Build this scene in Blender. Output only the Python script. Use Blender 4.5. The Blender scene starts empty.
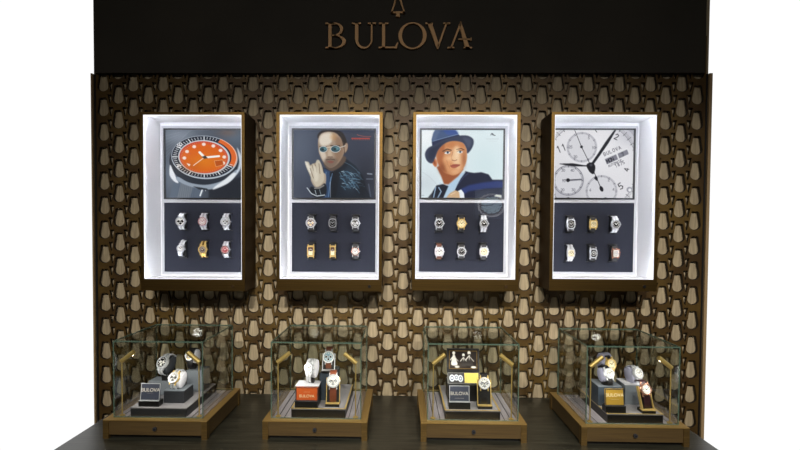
import bpy, bmesh, math, random
import numpy as np
from mathutils import Vector, Matrix

scn = bpy.context.scene
col = scn.collection
random.seed(7)
R = math.radians

# ------------------------------------------------------------------ camera
YAW = 1.1
FPX, PPX, PPY = 460.0, 400.0 - 460.0 * math.tan(R(YAW)), 242.0
cam_d = bpy.data.cameras.new('camera')
cam = bpy.data.objects.new('camera', cam_d)
col.objects.link(cam)
cam_d.sensor_width = 36.0
cam_d.lens = 36.0 * FPX / 800.0
cam_d.shift_x = (400.0 - PPX) / 800.0
cam_d.shift_y = (PPY - 225.0) / 800.0
cam_d.clip_start = 0.02
CAMZ = 1.617
CM = Matrix.Translation((0, 0, CAMZ)) @ Matrix.Rotation(R(YAW), 4, 'Z') @ Matrix.Rotation(R(90 - 1.5), 4, 'X') @ Matrix.Rotation(R(0.36), 4, 'Z')
cam.matrix_world = CM
scn.camera = cam

def at(px, py, Y):
    """point of the place seen at a pixel of the photograph, at depth Y"""
    d = CM.to_3x3() @ Vector(((px - PPX) / FPX, -(py - PPY) / FPX, -1.0))
    o = CM.translation
    t = (Y - o.y) / d.y
    return o + d * t

# ------------------------------------------------------------------ world, lights, exposure
world = bpy.data.worlds.new('world')
scn.world = world
world.use_nodes = True
bg = world.node_tree.nodes['Background']
bg.inputs[0].default_value = (1.0, 1.0, 1.0, 1)
bg.inputs[1].default_value = 1.05
vs = scn.view_settings
vs.view_transform = 'Standard'
vs.look = 'None'
vs.exposure = 0.0
vs.gamma = 1.0
scn.cycles.use_denoising = True
scn.cycles.max_bounces = 10
scn.cycles.transparent_max_bounces = 24
scn.cycles.sample_clamp_indirect = 4.0

CEIL = 3.05
def area(name, loc, target, size, power, color=(1, 1, 1), spread=180):
    l = bpy.data.lights.new(name, 'AREA')
    l.shape = 'RECTANGLE'
    l.size, l.size_y = size
    l.energy = power
    l.color = color
    l.spread = R(spread)
    o = bpy.data.objects.new(name, l)
    col.objects.link(o)
    o.location = loc
    d = Vector(target) - Vector(loc)
    o.rotation_euler = d.to_track_quat('-Z', 'Y').to_euler()
    return o
def spot(name, loc, target, power, angle=60, blend=0.8, color=(1, .93, .82), r=.04):
    l = bpy.data.lights.new(name, 'SPOT')
    l.energy = power
    l.spot_size = R(angle)
    l.spot_blend = blend
    l.color = color
    l.shadow_soft_size = r
    o = bpy.data.objects.new(name, l)
    col.objects.link(o)
    o.location = loc
    d = Vector(target) - Vector(loc)
    o.rotation_euler = d.to_track_quat('-Z', 'Y').to_euler()
    return o
LY = -.75                                   # the row of ceiling spotlights stands behind the viewer
area('ceiling_fill_light', (0, -.4, CEIL - .03), (0, .6, 0), (2.6, .6), 22, (1, .95, .88))  # added fill lamp under the ceiling, no fixture of the shop
SPOTS = [(-1.2, 62), (-.42, 165), (.42, 178), (1.2, 135)]
for sx, p in SPOTS:
    spot('downlight_beam', (sx, LY, CEIL - .06), (sx * .75, 2.0, .93), p, 46)

# ------------------------------------------------------------------ materials
def lin(c):
    c = c / 255.0
    return c / 12.92 if c <= .04045 else ((c + .055) / 1.055) ** 2.4
def rgb(r, g, b):
    return (lin(r), lin(g), lin(b), 1)
MATS = {}
def mat(name, c, metal=0.0, rough=.5, emit=None, estr=0.0, spec=.5, coat=0.0):
    if name in MATS:
        return MATS[name]
    m = bpy.data.materials.new(name)
    m.use_nodes = True
    b = m.node_tree.nodes['Principled BSDF']
    b.inputs['Base Color'].default_value = rgb(*c)
    b.inputs['Metallic'].default_value = metal
    b.inputs['Roughness'].default_value = rough
    b.inputs['Specular IOR Level'].default_value = spec
    b.inputs['Coat Weight'].default_value = coat
    if emit:
        b.inputs['Emission Color'].default_value = rgb(*emit)
        b.inputs['Emission Strength'].default_value = estr
    MATS[name] = m
    return m
def noisy(name, c1, c2, scale=(1, 1, 1), nscale=20, metal=0.0, rough=.5, detail=3, bump=0.0, spec=.5, lo=.35, hi=.65):
    m = mat(name, c1, metal, rough, spec=spec)
    nt = m.node_tree
    b = nt.nodes['Principled BSDF']
    tc = nt.nodes.new('ShaderNodeTexCoord')
    mp = nt.nodes.new('ShaderNodeMapping')
    mp.inputs['Scale'].default_value = scale
    n = nt.nodes.new('ShaderNodeTexNoise')
    n.inputs['Scale'].default_value = nscale
    n.inputs['Detail'].default_value = detail
    r = nt.nodes.new('ShaderNodeValToRGB')
    r.color_ramp.elements[0].position = lo
    r.color_ramp.elements[1].position = hi
    r.color_ramp.elements[0].color = rgb(*c1)
    r.color_ramp.elements[1].color = rgb(*c2)
    nt.links.new(tc.outputs['Object'], mp.inputs[0])
    nt.links.new(mp.outputs[0], n.inputs['Vector'])
    nt.links.new(n.outputs['Fac'], r.inputs[0])
    nt.links.new(r.outputs[0], b.inputs['Base Color'])
    if bump:
        bp = nt.nodes.new('ShaderNodeBump')
        bp.inputs['Strength'].default_value = bump
        bp.inputs['Distance'].default_value = .001
        nt.links.new(n.outputs['Fac'], bp.inputs['Height'])
        nt.links.new(bp.outputs[0], b.inputs['Normal'])
    return m
def emis(name, c, s):
    m = bpy.data.materials.new(name)
    m.use_nodes = True
    nt = m.node_tree
    nt.nodes.clear()
    e = nt.nodes.new('ShaderNodeEmission')
    e.inputs[0].default_value = rgb(*c)
    e.inputs[1].default_value = s
    o = nt.nodes.new('ShaderNodeOutputMaterial')
    nt.links.new(e.outputs[0], o.inputs[0])
    MATS[name] = m
    return m
def glass(name, tint=(245, 250, 247), k=1.0, haze=0.0):
    m = bpy.data.materials.new(name)
    m.use_nodes = True
    nt = m.node_tree
    nt.nodes.clear()
    t = nt.nodes.new('ShaderNodeBsdfTransparent')
    t.inputs[0].default_value = rgb(*tint)
    g = nt.nodes.new('ShaderNodeBsdfGlossy')
    g.inputs['Roughness'].default_value = 0.015
    f = nt.nodes.new('ShaderNodeFresnel')
    f.inputs[0].default_value = 1.5
    mu = nt.nodes.new('ShaderNodeMath')
    mu.operation = 'MULTIPLY'
    mu.inputs[1].default_value = k
    x = nt.nodes.new('ShaderNodeMixShader')
    o = nt.nodes.new('ShaderNodeOutputMaterial')
    nt.links.new(f.outputs[0], mu.inputs[0])
    nt.links.new(mu.outputs[0], x.inputs[0])
    nt.links.new(t.outputs[0], x.inputs[1])
    nt.links.new(g.outputs[0], x.inputs[2])
    nt.links.new(x.outputs[0], o.inputs[0])
    MATS[name] = m
    return m
def glass_edge(name, c):
    m = bpy.data.materials.new(name)
    m.use_nodes = True
    nt = m.node_tree
    b = nt.nodes['Principled BSDF']
    b.inputs['Base Color'].default_value = rgb(*c)
    b.inputs['Roughness'].default_value = .12
    b.inputs['Specular IOR Level'].default_value = .8
    b.inputs['Alpha'].default_value = .65
    MATS[name] = m
    return m

M_BACK = noisy('backing_panel', (166, 150, 124), (194, 178, 146), (9, 9, .8), 14, 0, .6, 4)
M_LATT = noisy('lattice_bronze', (82, 62, 36), (118, 94, 46), (1, 1, .8), 5.5, .3, .42, 4, lo=.42, hi=.72)
M_LATT_D = mat('lattice_dark', (34, 24, 14), .2, .6)
M_FASC = noisy('fascia_black', (64, 61, 56), (70, 66, 60), (1, 1, 1), 3, 0, .7, 2, spec=.15)
M_BRONZE = noisy('brushed_bronze', (94, 74, 40), (110, 86, 44), (.6, 30, 60), 8, .9, .38, 3)
M_BRONZE_D = noisy('dark_shaded_bronze', (60, 44, 24), (74, 54, 28), (4, 4, .5), 10, .6, .5, 3)  # shell sides: the same bronze, its dark reflections put into the colour
M_BASE = noisy('case_bronze', (90, 72, 46), (108, 88, 54), (.8, 30, 60), 8, .35, .42, 3)
M_BASE_L = noisy('case_bronze_post', (128, 104, 62), (146, 118, 70), (2, 2, 30), 8, .8, .4, 3)
M_RIM = mat('case_rim', (178, 146, 86), .6, .38)
M_LETTER = mat('letter_bronze', (196, 156, 112), .5, .5)
M_WHITE = mat('lightbox_white', (236, 236, 238), 0, .6)
M_BOARD = mat('board_grey_white', (186, 187, 192), 0, .6)
M_LED = emis('led_strip', (240, 245, 255), 52.0)
M_LEDH = emis('led_housing_glow', (250, 251, 255), 1.25)  # housing faces given their own glow to paint the bright rim
M_FABRIC = noisy('slate_fabric', (30, 32, 41), (41, 43, 54), (1, 1, 1), 420, 0, .9, 2, .3, .2)
M_BEZEL = mat('black_bezel', (14, 15, 18), 0, .35)
M_BLACK = mat('satin_black', (16, 15, 16), 0, .4)
M_HOLDER = mat('holder_black', (14, 14, 16), 0, .5)
M_COUNTER = noisy('dark_wood', (30, 30, 26), (58, 58, 49), (1.2, 22, 22), 5, 0, .3, 6, .25)
M_DECK = noisy('deck_lilac_wood', (150, 142, 148), (180, 172, 178), (40, 1.5, 1), 6, 0, .55, 4)
M_GROOVE = mat('deck_groove', (26, 24, 28), 0, .6)
M_GOLD = mat('polished_gold', (226, 178, 74), 1.0, .22)
M_GOLD_S = mat('satin_gold', (208, 178, 108), .5, .4)
M_SILVER = mat('polished_steel', (226, 228, 232), .55, .25)
M_STEEL_S = mat('satin_steel', (196, 197, 202), .3, .35)
M_ROSE = mat('rose_gold', (226, 172, 150), .8, .25)
M_CREAM = mat('dial_cream', (240, 226, 186), 0, .4)
M_DIALW = mat('dial_white', (214, 212, 208), 0, .4)
M_DIALK = mat('dial_black', (20, 20, 24), 0, .25)
M_DIALG = mat('dial_grey', (150, 152, 156), 0, .3)
M_DIALB = mat('dial_blue_grey', (120, 150, 165), 0, .3)
M_DIALBR = mat('dial_brown', (76, 50, 36), 0, .3)
M_RED = mat('dial_red', (140, 40, 44), 0, .3)
M_CUSH = mat('cushion_lilac', (128, 128, 146), 0, .6)
M_CUSHW = mat('cushion_white', (200, 199, 206), 0, .6)
M_BLK_G = mat('block_grey', (112, 118, 126), 0, .55)
M_BLK_D = mat('block_charcoal', (46, 48, 54), 0, .5)
M_BLK_B = mat('block_slate_blue', (58, 68, 80), 0, .5)
M_RISER_TOP = mat('riser_top', (146, 142, 146), 0, .6)
M_BROWN = mat('leather_brown', (92, 50, 30), 0, .5)
M_TAN = mat('leather_tan', (104, 50, 26), 0, .5)
M_STRAPK = mat('leather_black', (20, 18, 20), 0, .45)
M_BURG = mat('leather_burgundy', (44, 18, 24), 0, .4)
M_ORANGE = mat('card_orange', (214, 96, 38), 0, .5)
M_CARD_D = mat('card_slate', (62, 66, 82), 0, .45)
M_CARD_G = mat('card_gold', (206, 164, 66), .35, .4)
M_CARD_T = mat('card_lettering', (222, 214, 204), 0, .5)
M_CARD_TD = mat('card_lettering_pale_gold', (248, 232, 184), 0, .5)
M_YELLOW = mat('yellow_card', (216, 196, 82), 0, .5)
M_GLASS = glass('clear_glass', (252, 254, 253), .6)
M_GLASS_BOX = glass('box_glass', (254, 254, 254), .9)
M_GEDGE = glass_edge('glass_edge', (96, 122, 108))
M_BULB = emis('bulb', (255, 236, 200), 28.0)
M_TANWALL = mat('tan_wall', (176, 150, 112), 0, .6)
M_DARKGAP = mat('dark_gap', (14, 11, 8), 0, .6)
M_ROOM = mat('room_dark', (52, 48, 44), 0, .8)
M_FLOOR = noisy('floor_stone', (70, 64, 58), (84, 78, 70), (1, 1, 1), 2, 0, .4, 4)

# ------------------------------------------------------------------ mesh helpers
class MB:
    def __init__(s):
        s.v, s.f, s.m = [], [], []
    def add(s, vs_, fs, mi=0, T=None):
        b = len(s.v)
        for p in vs_:
            p = Vector(p)
            s.v.append(tuple(T @ p) if T else tuple(p))
        for f in fs:
            s.f.append(tuple(b + i for i in f))
            s.m.append(mi)
        return s
    def box(s, x0, x1, y0, y1, z0, z1, mi=0, T=None):
        return s.add([(x0, y0, z0), (x1, y0, z0), (x1, y1, z0), (x0, y1, z0), (x0, y0, z1), (x1, y0, z1), (x1, y1, z1), (x0, y1, z1)],
                     [(0, 3, 2, 1), (4, 5, 6, 7), (0, 1, 5, 4), (1, 2, 6, 5), (2, 3, 7, 6), (3, 0, 4, 7)], mi, T)
    def prism(s, pts, y0, y1, mi=0, T=None):
        """outline in x,z pushed from y0 to y1"""
        n = len(pts)
        V = [(x, y0, z) for x, z in pts] + [(x, y1, z) for x, z in pts]
        F = [tuple(range(n)), tuple(range(2 * n - 1, n - 1, -1))]
        F += [(i, i + n, (i + 1) % n + n, (i + 1) % n) for i in range(n)]
        return s.add(V, F, mi, T)
    def ring(s, po, pi, y0, y1, mi=0, T=None):
        """band between an outer and inner outline"""
        n = len(po)
        V = [(x, y0, z) for x, z in po] + [(x, y0, z) for x, z in pi] + [(x, y1, z) for x, z in po] + [(x, y1, z) for x, z in pi]
        F = []
        for i in range(n):
            j = (i + 1) % n
            F += [(i, j, n + j, n + i), (2 * n + i, 3 * n + i, 3 * n + j, 2 * n + j), (i, 2 * n + i, 2 * n + j, j), (n + i, n + j, 3 * n + j, 3 * n + i)]
        return s.add(V, F, mi, T)
    def tube(s, p0, p1, r0, r1=None, n=14, mi=0, T=None):
        r1 = r0 if r1 is None else r1
        p0, p1 = Vector(p0), Vector(p1)
        d = (p1 - p0).normalized()
        a = d.orthogonal().normalized()
        b = d.cross(a)
        V = []
        for p, r in ((p0, r0), (p1, r1)):
            for i in range(n):
                t = 2 * math.pi * i / n
                V.append(p + a * math.cos(t) * r + b * math.sin(t) * r)
        F = [tuple(range(n - 1, -1, -1)), tuple(range(n, 2 * n))] + [(i, (i + 1) % n, n + (i + 1) % n, n + i) for i in range(n)]
        return s.add(V, F, mi, T)
    def band(s, path, w, t, mi=0, T=None, w1=None):
        """strip of width w (x) and thickness t following path of (y,z), outer side given by the path"""
        n = len(path)
        V, F = [], []
        for i, (y, z) in enumerate(path):
            y0, z0 = path[max(i - 1, 0)]
            y1, z1 = path[min(i + 1, n - 1)]
            d = Vector((y1 - y0, z1 - z0)).normalized()
            nn = Vector((-d.y, d.x))
            ww = (w + (w1 - w) * i / (n - 1) if w1 is not None else w) / 2
            for sx, k in ((-1, 0), (1, 0), (1, 1), (-1, 1)):
                V.append((sx * ww, y + nn.x * t * k, z + nn.y * t * k))
        for i in range(n - 1):
            b = i * 4
            for k in range(4):
                F.append((b + k, b + (k + 1) % 4, b + 4 + (k + 1) % 4, b + 4 + k))
        F += [(3, 2, 1, 0), tuple((n - 1) * 4 + k for k in range(4))]
        return s.add(V, F, mi, T)
    def build(s, name, mats, parent=None, smooth=False, bevel=0, seg=2):
        me = bpy.data.meshes.new(name)
        me.from_pydata(s.v, [], s.f)
        if not isinstance(mats, (list, tuple)):
            mats = [mats]
        for m in mats:
            me.materials.append(m)
        me.polygons.foreach_set('material_index', s.m)
        bm = bmesh.new()
        bm.from_mesh(me)
        bmesh.ops.recalc_face_normals(bm, faces=bm.faces)
        bm.to_mesh(me)
        bm.free()
        o = bpy.data.objects.new(name, me)
        col.objects.link(o)
        if smooth:
            me.polygons.foreach_set('use_smooth', [True] * len(me.polygons))
            me.set_sharp_from_angle(angle=R(38))
        if bevel:
            b = o.modifiers.new('bevel', 'BEVEL')
            b.width = bevel
            b.segments = seg
            b.limit_method = 'ANGLE'
        if parent:
            o.parent = parent
        return o
def empty(name, loc, label=None, cat=None, group=None, rot=None):
    o = bpy.data.objects.new(name, None)
    o.empty_display_size = .05
    col.objects.link(o)
    o.location = loc
    if rot:
        o.rotation_euler = rot
    return tag(o, label, cat, group)
def tag(o, label=None, cat=None, group=None, kind=None):
    if label: o['label'] = label
    if cat: o['category'] = cat
    if group: o['group'] = group
    if kind: o['kind'] = kind
    return o
def circ(r, n=40, cx=0, cz=0, rz=None, a0=0):
    rz = r if rz is None else rz
    return [(cx + r * math.cos(a0 + 2 * math.pi * i / n), cz + rz * math.sin(a0 + 2 * math.pi * i / n)) for i in range(n)]
def superel(w, h, p=4, n=40):
    out = []
    for i in range(n):
        t = 2 * math.pi * i / n
        c, s_ = math.cos(t), math.sin(t)
        out.append((w / 2 * math.copysign(abs(c) ** (2 / p), c), h / 2 * math.copysign(abs(s_) ** (2 / p), s_)))
    return out
def text_mesh(name, body, size, m, parent, loc, rot, align='CENTER', ext=.0006, sx=1.0):
    cu = bpy.data.curves.new(name, 'FONT')
    cu.body = body
    cu.size = size
    cu.extrude = ext
    cu.align_x = align
    cu.align_y = 'CENTER'
    t = bpy.data.objects.new('tmp', cu)
    col.objects.link(t)
    me = bpy.data.meshes.new_from_object(t.evaluated_get(bpy.context.evaluated_depsgraph_get()))
    bpy.data.objects.remove(t)
    bpy.data.curves.remove(cu)
    me.materials.clear()
    me.materials.append(m)
    o = bpy.data.objects.new(name, me)
    col.objects.link(o)
    o.location = loc
    o.rotation_euler = rot
    o.scale = (sx, 1, 1)
    if parent: o.parent = parent
    return o

# ------------------------------------------------------------------ the setting
WALLY = 2.0
ZC = at(400, 395.5, WALLY).z                # counter top
ZF = at(400, 72.8, WALLY - .014).z           # fascia lower edge
FASY = WALLY - .014
XL, XR = at(97.6, 240, WALLY).x, at(702.2, 240, WALLY).x

MB().box(XL - .02, XR + .02, WALLY + .017, WALLY + .04, 0, CEIL).build('wall_back', M_BACK)['kind'] = 'structure'
wall_back = bpy.data.objects['wall_back']

# lattice screen: one plate with tuning-fork shaped openings
def lattice(name, y, th, grow, m):
    u = WALLY / FPX                          # one photo pixel at the wall
    PX, PZ = 30.55 * u, 24.6 * u
    x00 = at(405.5, 91.2, WALLY)             # bottom of one opening of an upper column
    xa, xb = at(103.2, 90.5, WALLY).x, at(683, 91, WALLY).x
    PX = (xb - xa) / 19
    x00.x = xa + 10 * PX - .002
    PZ = (x00.z - at(404, 314, WALLY).z) / 9
    def hole(cx, zb):
        h, tw, bw = (18.2 + grow) * u, (6.8 + 2 * grow) * u, (10.6 + 2 * grow) * u
        zb -= grow * u
        pts = []
        for i in range(11):                  # round bottom
            t = math.pi + math.pi * i / 10
            pts.append((cx + bw / 2 * math.cos(t), zb + 4.6 * u + 4.6 * u * math.sin(t)))
        pts += [(cx + bw / 2 - .25 * u, zb + 7.5 * u), (cx + tw / 2 + .5 * u, zb + 13.5 * u), (cx + tw / 2, zb + h - 1.2 * u), (cx + tw / 2 - 1.2 * u, zb + h),
                (cx - tw / 2 + 1.2 * u, zb + h), (cx - tw / 2, zb + h - 1.2 * u), (cx - tw / 2 - .5 * u, zb + 13.5 * u), (cx - bw / 2 + .25 * u, zb + 7.5 * u)]
        return pts
    def tri(cx, zb, s):
        zt = zb + 20.8 * u
        return [(cx + s * 4.4 * u, zt + .4 * u), (cx + s * 8.9 * u, zt + .4 * u), (cx + s * 8.8 * u, zt - 2.6 * u), (cx + s * 7.5 * u, zt - 9.2 * u), (cx + s * 6.5 * u, zt - 8.4 * u), (cx + s * 5.2 * u, zt - 1.8 * u)]
        return [(cx + s * 4.5 * u, zt), (cx + s * 9.3 * u, zt), (cx + s * 8.8 * u, zt - 2.4 * u), (cx + s * 7.2 * u, zt - 8.2 * u), (cx + s * 6.2 * u, zt - 7.4 * u), (cx + s * 4.9 * u, zt - 1.8 * u)]
    x0, x1, z0, z1 = XL, XR, .32, ZF + .16
    loops = []
    for c in range(-40, 41):
        for k in range(-3, 30):
            cx = x00.x + c * PX / 2
            zb = x00.z - k * PZ - (PZ / 2 if c % 2 else 0)
            for L in (hole(cx, zb), tri(cx, zb, -1), tri(cx, zb, 1)):
                if min(p[0] for p in L) > x0 + .0008 and max(p[0] for p in L) < x1 - .0008 and min(p[1] for p in L) > z0 + .01 and max(p[1] for p in L) < z1 - .01:
                    loops.append(L)
    from mathutils.geometry import delaunay_2d_cdt
    allL = [[(x0, z0), (x1, z0), (x1, z1), (x0, z1)]] + loops
    V2, F2 = [], []
    for L in allL:
        if sum(L[i - 1][0] * L[i][1] - L[i][0] * L[i - 1][1] for i in range(len(L))) < 0: L = L[::-1]
        b = len(V2)
        V2 += [Vector(q) for q in L]
        F2.append(list(range(b, b + len(L))))
    vv, ee, ff, ov, oe, of = delaunay_2d_cdt(V2, [], F2, 1, 1e-6)
    ff = [f for f, s_ in zip(ff, of) if list(s_) == [0]]
    n = len(vv)
    cnt = {}
    for f in ff:
        for i in range(len(f)):
            k = (f[i], f[(i + 1) % len(f)])
            cnt[k] = 1
    V = [(q.x, y, q.y) for q in vv] + [(q.x, y + th, q.y) for q in vv]
    F = [tuple(f) for f in ff] + [tuple(i + n for i in reversed(f)) for f in ff]
    F += [(k[1], k[0], k[0] + n, k[1] + n) for k in cnt if (k[1], k[0]) not in cnt]
    me = bpy.data.meshes.new(name)
    me.from_pydata(V, [], F)
    me.materials.clear()
    me.materials.append(m)
    o = bpy.data.objects.new(name, me)
    col.objects.link(o)
    o.parent = wall_back
    return o
lattice('lattice_screen', WALLY, .003, .5, M_LATT)
lattice('lattice_backing', WALLY + .0031, .007, 0, M_LATT_D)

# dark shadow gaps and tan end trims of the display wall
MB().box(XL - .010, XL - .0005, WALLY - .001, WALLY + .017, 0, ZF).build('trim_1', M_DARKGAP)['kind'] = 'structure'
MB().box(XR + .0005, XR + .008, WALLY - .001, WALLY + .017, 0, ZF).build('trim_2', M_DARKGAP)['kind'] = 'structure'
MB().box(at(94.4, 300, WALLY).x, XL - .0105, WALLY - .01, WALLY + .04, 0, ZF).build('trim_3', M_TANWALL)['kind'] = 'structure'
MB().box(XR + .0085, at(705.8, 300, WALLY).x, WALLY - .01, WALLY + .04, 0, ZF).build('trim_4', M_TANWALL)['kind'] = 'structure'
# fascia
fx0, fx1 = at(94, 40, FASY).x, at(706, 40, FASY).x
MB().box(fx0, fx1, FASY, WALLY + .04, ZF, CEIL).build('trim_5', M_FASC)['kind'] = 'structure'
# unseen dark room around the viewer, put in to block white world light
MB().box(-1.95, 1.95, -2.6, 2.04, -.05, 0).build('floor', M_FLOOR)['kind'] = 'structure'
MB().box(-1.95, 1.95, -2.6, 2.04, CEIL, CEIL + .05).build('ceiling', M_ROOM)['kind'] = 'structure'
MB().box(-1.95, 1.95, -2.65, -2.6, 0, CEIL).build('wall_front', M_ROOM)['kind'] = 'structure'
MB().box(-2.0, -1.95, -2.6, 2.0, 0, CEIL).build('wall_left', M_ROOM)['kind'] = 'structure'
MB().box(1.95, 2.0, -2.6, 2.0, 0, CEIL).build('wall_right', M_ROOM)['kind'] = 'structure'

# counter
def counter():
    xl = -1.128; xr = 1.067
    root = empty('display_counter', ((xl + xr) / 2, 1.6, 0), 'long dark wood grained counter running below the patterned wall', 'counter')
    hx = (xr - xl) / 2
    MB().box(-hx, hx, -.42, .398, ZC - .04, ZC).build('worktop', M_COUNTER, root, bevel=.0015)
    MB().box(-hx + .01, hx - .01, -.39, .395, .08, ZC - .04).build('cabinet_body', M_COUNTER, root)
    MB().box(-hx + .04, hx - .04, -.34, .38, 0, .08).build('plinth', M_BLACK, root)
counter()

# ------------------------------------------------------------------ shop sign
def arcstrip(cx, cz, ro, ri, a0, a1, off=(0, 0), n=22):
    """outline between an outer and an inner ellipse arc"""
    o_, i_ = [], []
    for k in range(n + 1):
        t = R(a0 + (a1 - a0) * k / n)
        o_.append((cx + ro[0] * math.cos(t), cz + ro[1] * math.sin(t)))
        i_.append((cx + off[0] + ri[0] * math.cos(t), cz + off[1] + ri[1] * math.sin(t)))
    return o_, i_
def strip(mb, A, B, y0, y1, T):
    n = len(A)
    V = [(x, y0, z) for x, z in A] + [(x, y0, z) for x, z in B] + [(x, y1, z) for x, z in A] + [(x, y1, z) for x, z in B]
    F = []
    for i in range(n - 1):
        j = i + 1
        F += [(i, j, n + j, n + i), (2 * n + i, 3 * n + i, 3 * n + j, 2 * n + j), (i, 2 * n + i, 2 * n + j, j), (n + i, n + j, 3 * n + j, 3 * n + i)]
    F += [(0, n, 3 * n, 2 * n), (n - 1, 3 * n - 1, 4 * n - 1, 2 * n - 1)]
    mb.add(V, F, 0, T)
def shop_sign():
    Y = FASY
    k = (Y) / FPX
    root = empty('shop_sign', at(398, 36, Y), 'raised bronze serif lettering with a tuning fork emblem on black fascia', 'sign')
    H = 25.0 * k
    def place(px0, px1, py1=49.3):
        p = at((px0 + px1) / 2, py1, Y) - root.location
        return Matrix.Translation(p) @ Matrix.Diagonal(((px1 - px0) * k, 1, H, 1))
    D = -.012
    def L(boxes, polys, arcs, px0, px1):
        mb = MB()
        T = place(px0, px1)
        for x0, x1, z0, z1 in boxes: mb.box(x0, x1, D, 0, z0, z1, 0, T)
        for p in polys: mb.prism(p, D, 0, 0, T)
        for A, B in arcs: strip(mb, A, B, D, 0, T)
        mb.build('letter', M_LETTER, root)
    s = .055
    # B
    L([(-.36, -.2, 0, 1), (-.5, -.08, 0, s), (-.5, -.08, 1 - s, 1)], [],
      [arcstrip(-.08, .745, (.43, .255), (.28, .215), -90, 90), arcstrip(-.08, .265, (.56, .265), (.39, .225), -90, 90), ([(-.25, 1), (-.08, 1)], [(-.25, .96), (-.08, .96)]),
       ([(-.25, .53), (-.05, .53)], [(-.25, .49), (-.05, .49)]), ([(-.25, .04), (-.08, .04)], [(-.25, 0), (-.08, 0)])], 325.8, 346.6)
    # U
    L([(-.37, -.23, .35, 1), (.29, .36, .35, 1), (-.5, -.12, 1 - s, 1), (.16, .5, 1 - s, 1)], [],
      [arcstrip(-.0025, .36, (.3575, .375), (.27, .31), 180, 360, (.032, 0))], 352.2, 375.8)
    # L
    L([(-.34, -.18, 0, 1), (-.5, -.02, 1 - s, 1), (-.5, .44, 0, s + .01)], [[(.3, .05), (.44, .05), (.5, .24), (.46, .24)]], [], 379, 398.2)
    # O
    mb = MB()
    T = place(398.5, 426.2)
    mb.ring(circ(.5, 48, 0, .49, .52), circ(.37, 48, -.0, .49, .475), D, 0, 0, T)
    mb.build('letter', M_LETTER, root)
    # V
    L([(-.5, -.2, 1 - s, 1), (.22, .5, 1 - s, 1)], [[(-.42, 1), (-.24, 1), (.06, .12), (.0, -.03), (-.02, -.03)], [(.32, 1), (.39, 1), (.03, -.03), (.0, -.03), (-.01, .1)]], [], 425.2, 449.6)
    # A
    L([(-.5, -.22, 0, s), (.16, .5, 0, s), (-.06, .47, .33, .375)], [[(-.4, 0), (-.33, 0), (.04, .9), (.02, 1.03), (-.0, 1.03)], [(.22, 0), (.41, 0), (.04, 1.03), (.0, 1.03), (-.03, .9)], [(.43, .3), (.48, .3), (.48, .41), (.43, .41)]], [], 447.5, 471.5)
    # tuning fork emblem
    mb = MB()
    def Pl(px, py):
        p = at(px, py, Y) - root.location
        return (p.x, p.z)
    left = [(395.2, -12), (394.8, 0), (393.4, 6), (391, 13), (391, 14.4), (393, 14.4)], [(397, -12), (396.6, 0), (395.0, 6), (393, 12), (393, 12.4), (393, 12.8)]
    for sg in (1, -1):
        f = (lambda q: [Pl(398 + sg * (x - 398), y) for x, y in q])
        strip(mb, f(left[0]), f(left[1]), D, 0, None)
    mb.prism([Pl(391, 14.4), Pl(405, 14.4), Pl(405, 12.6), Pl(391, 12.6)], D, 0)
    mb.prism([Pl(396.4, 14.4), Pl(399.6, 14.4), Pl(400, 18), Pl(396, 18)], D, 0)
    mb.build('emblem', M_LETTER, root)
shop_sign()

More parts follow.
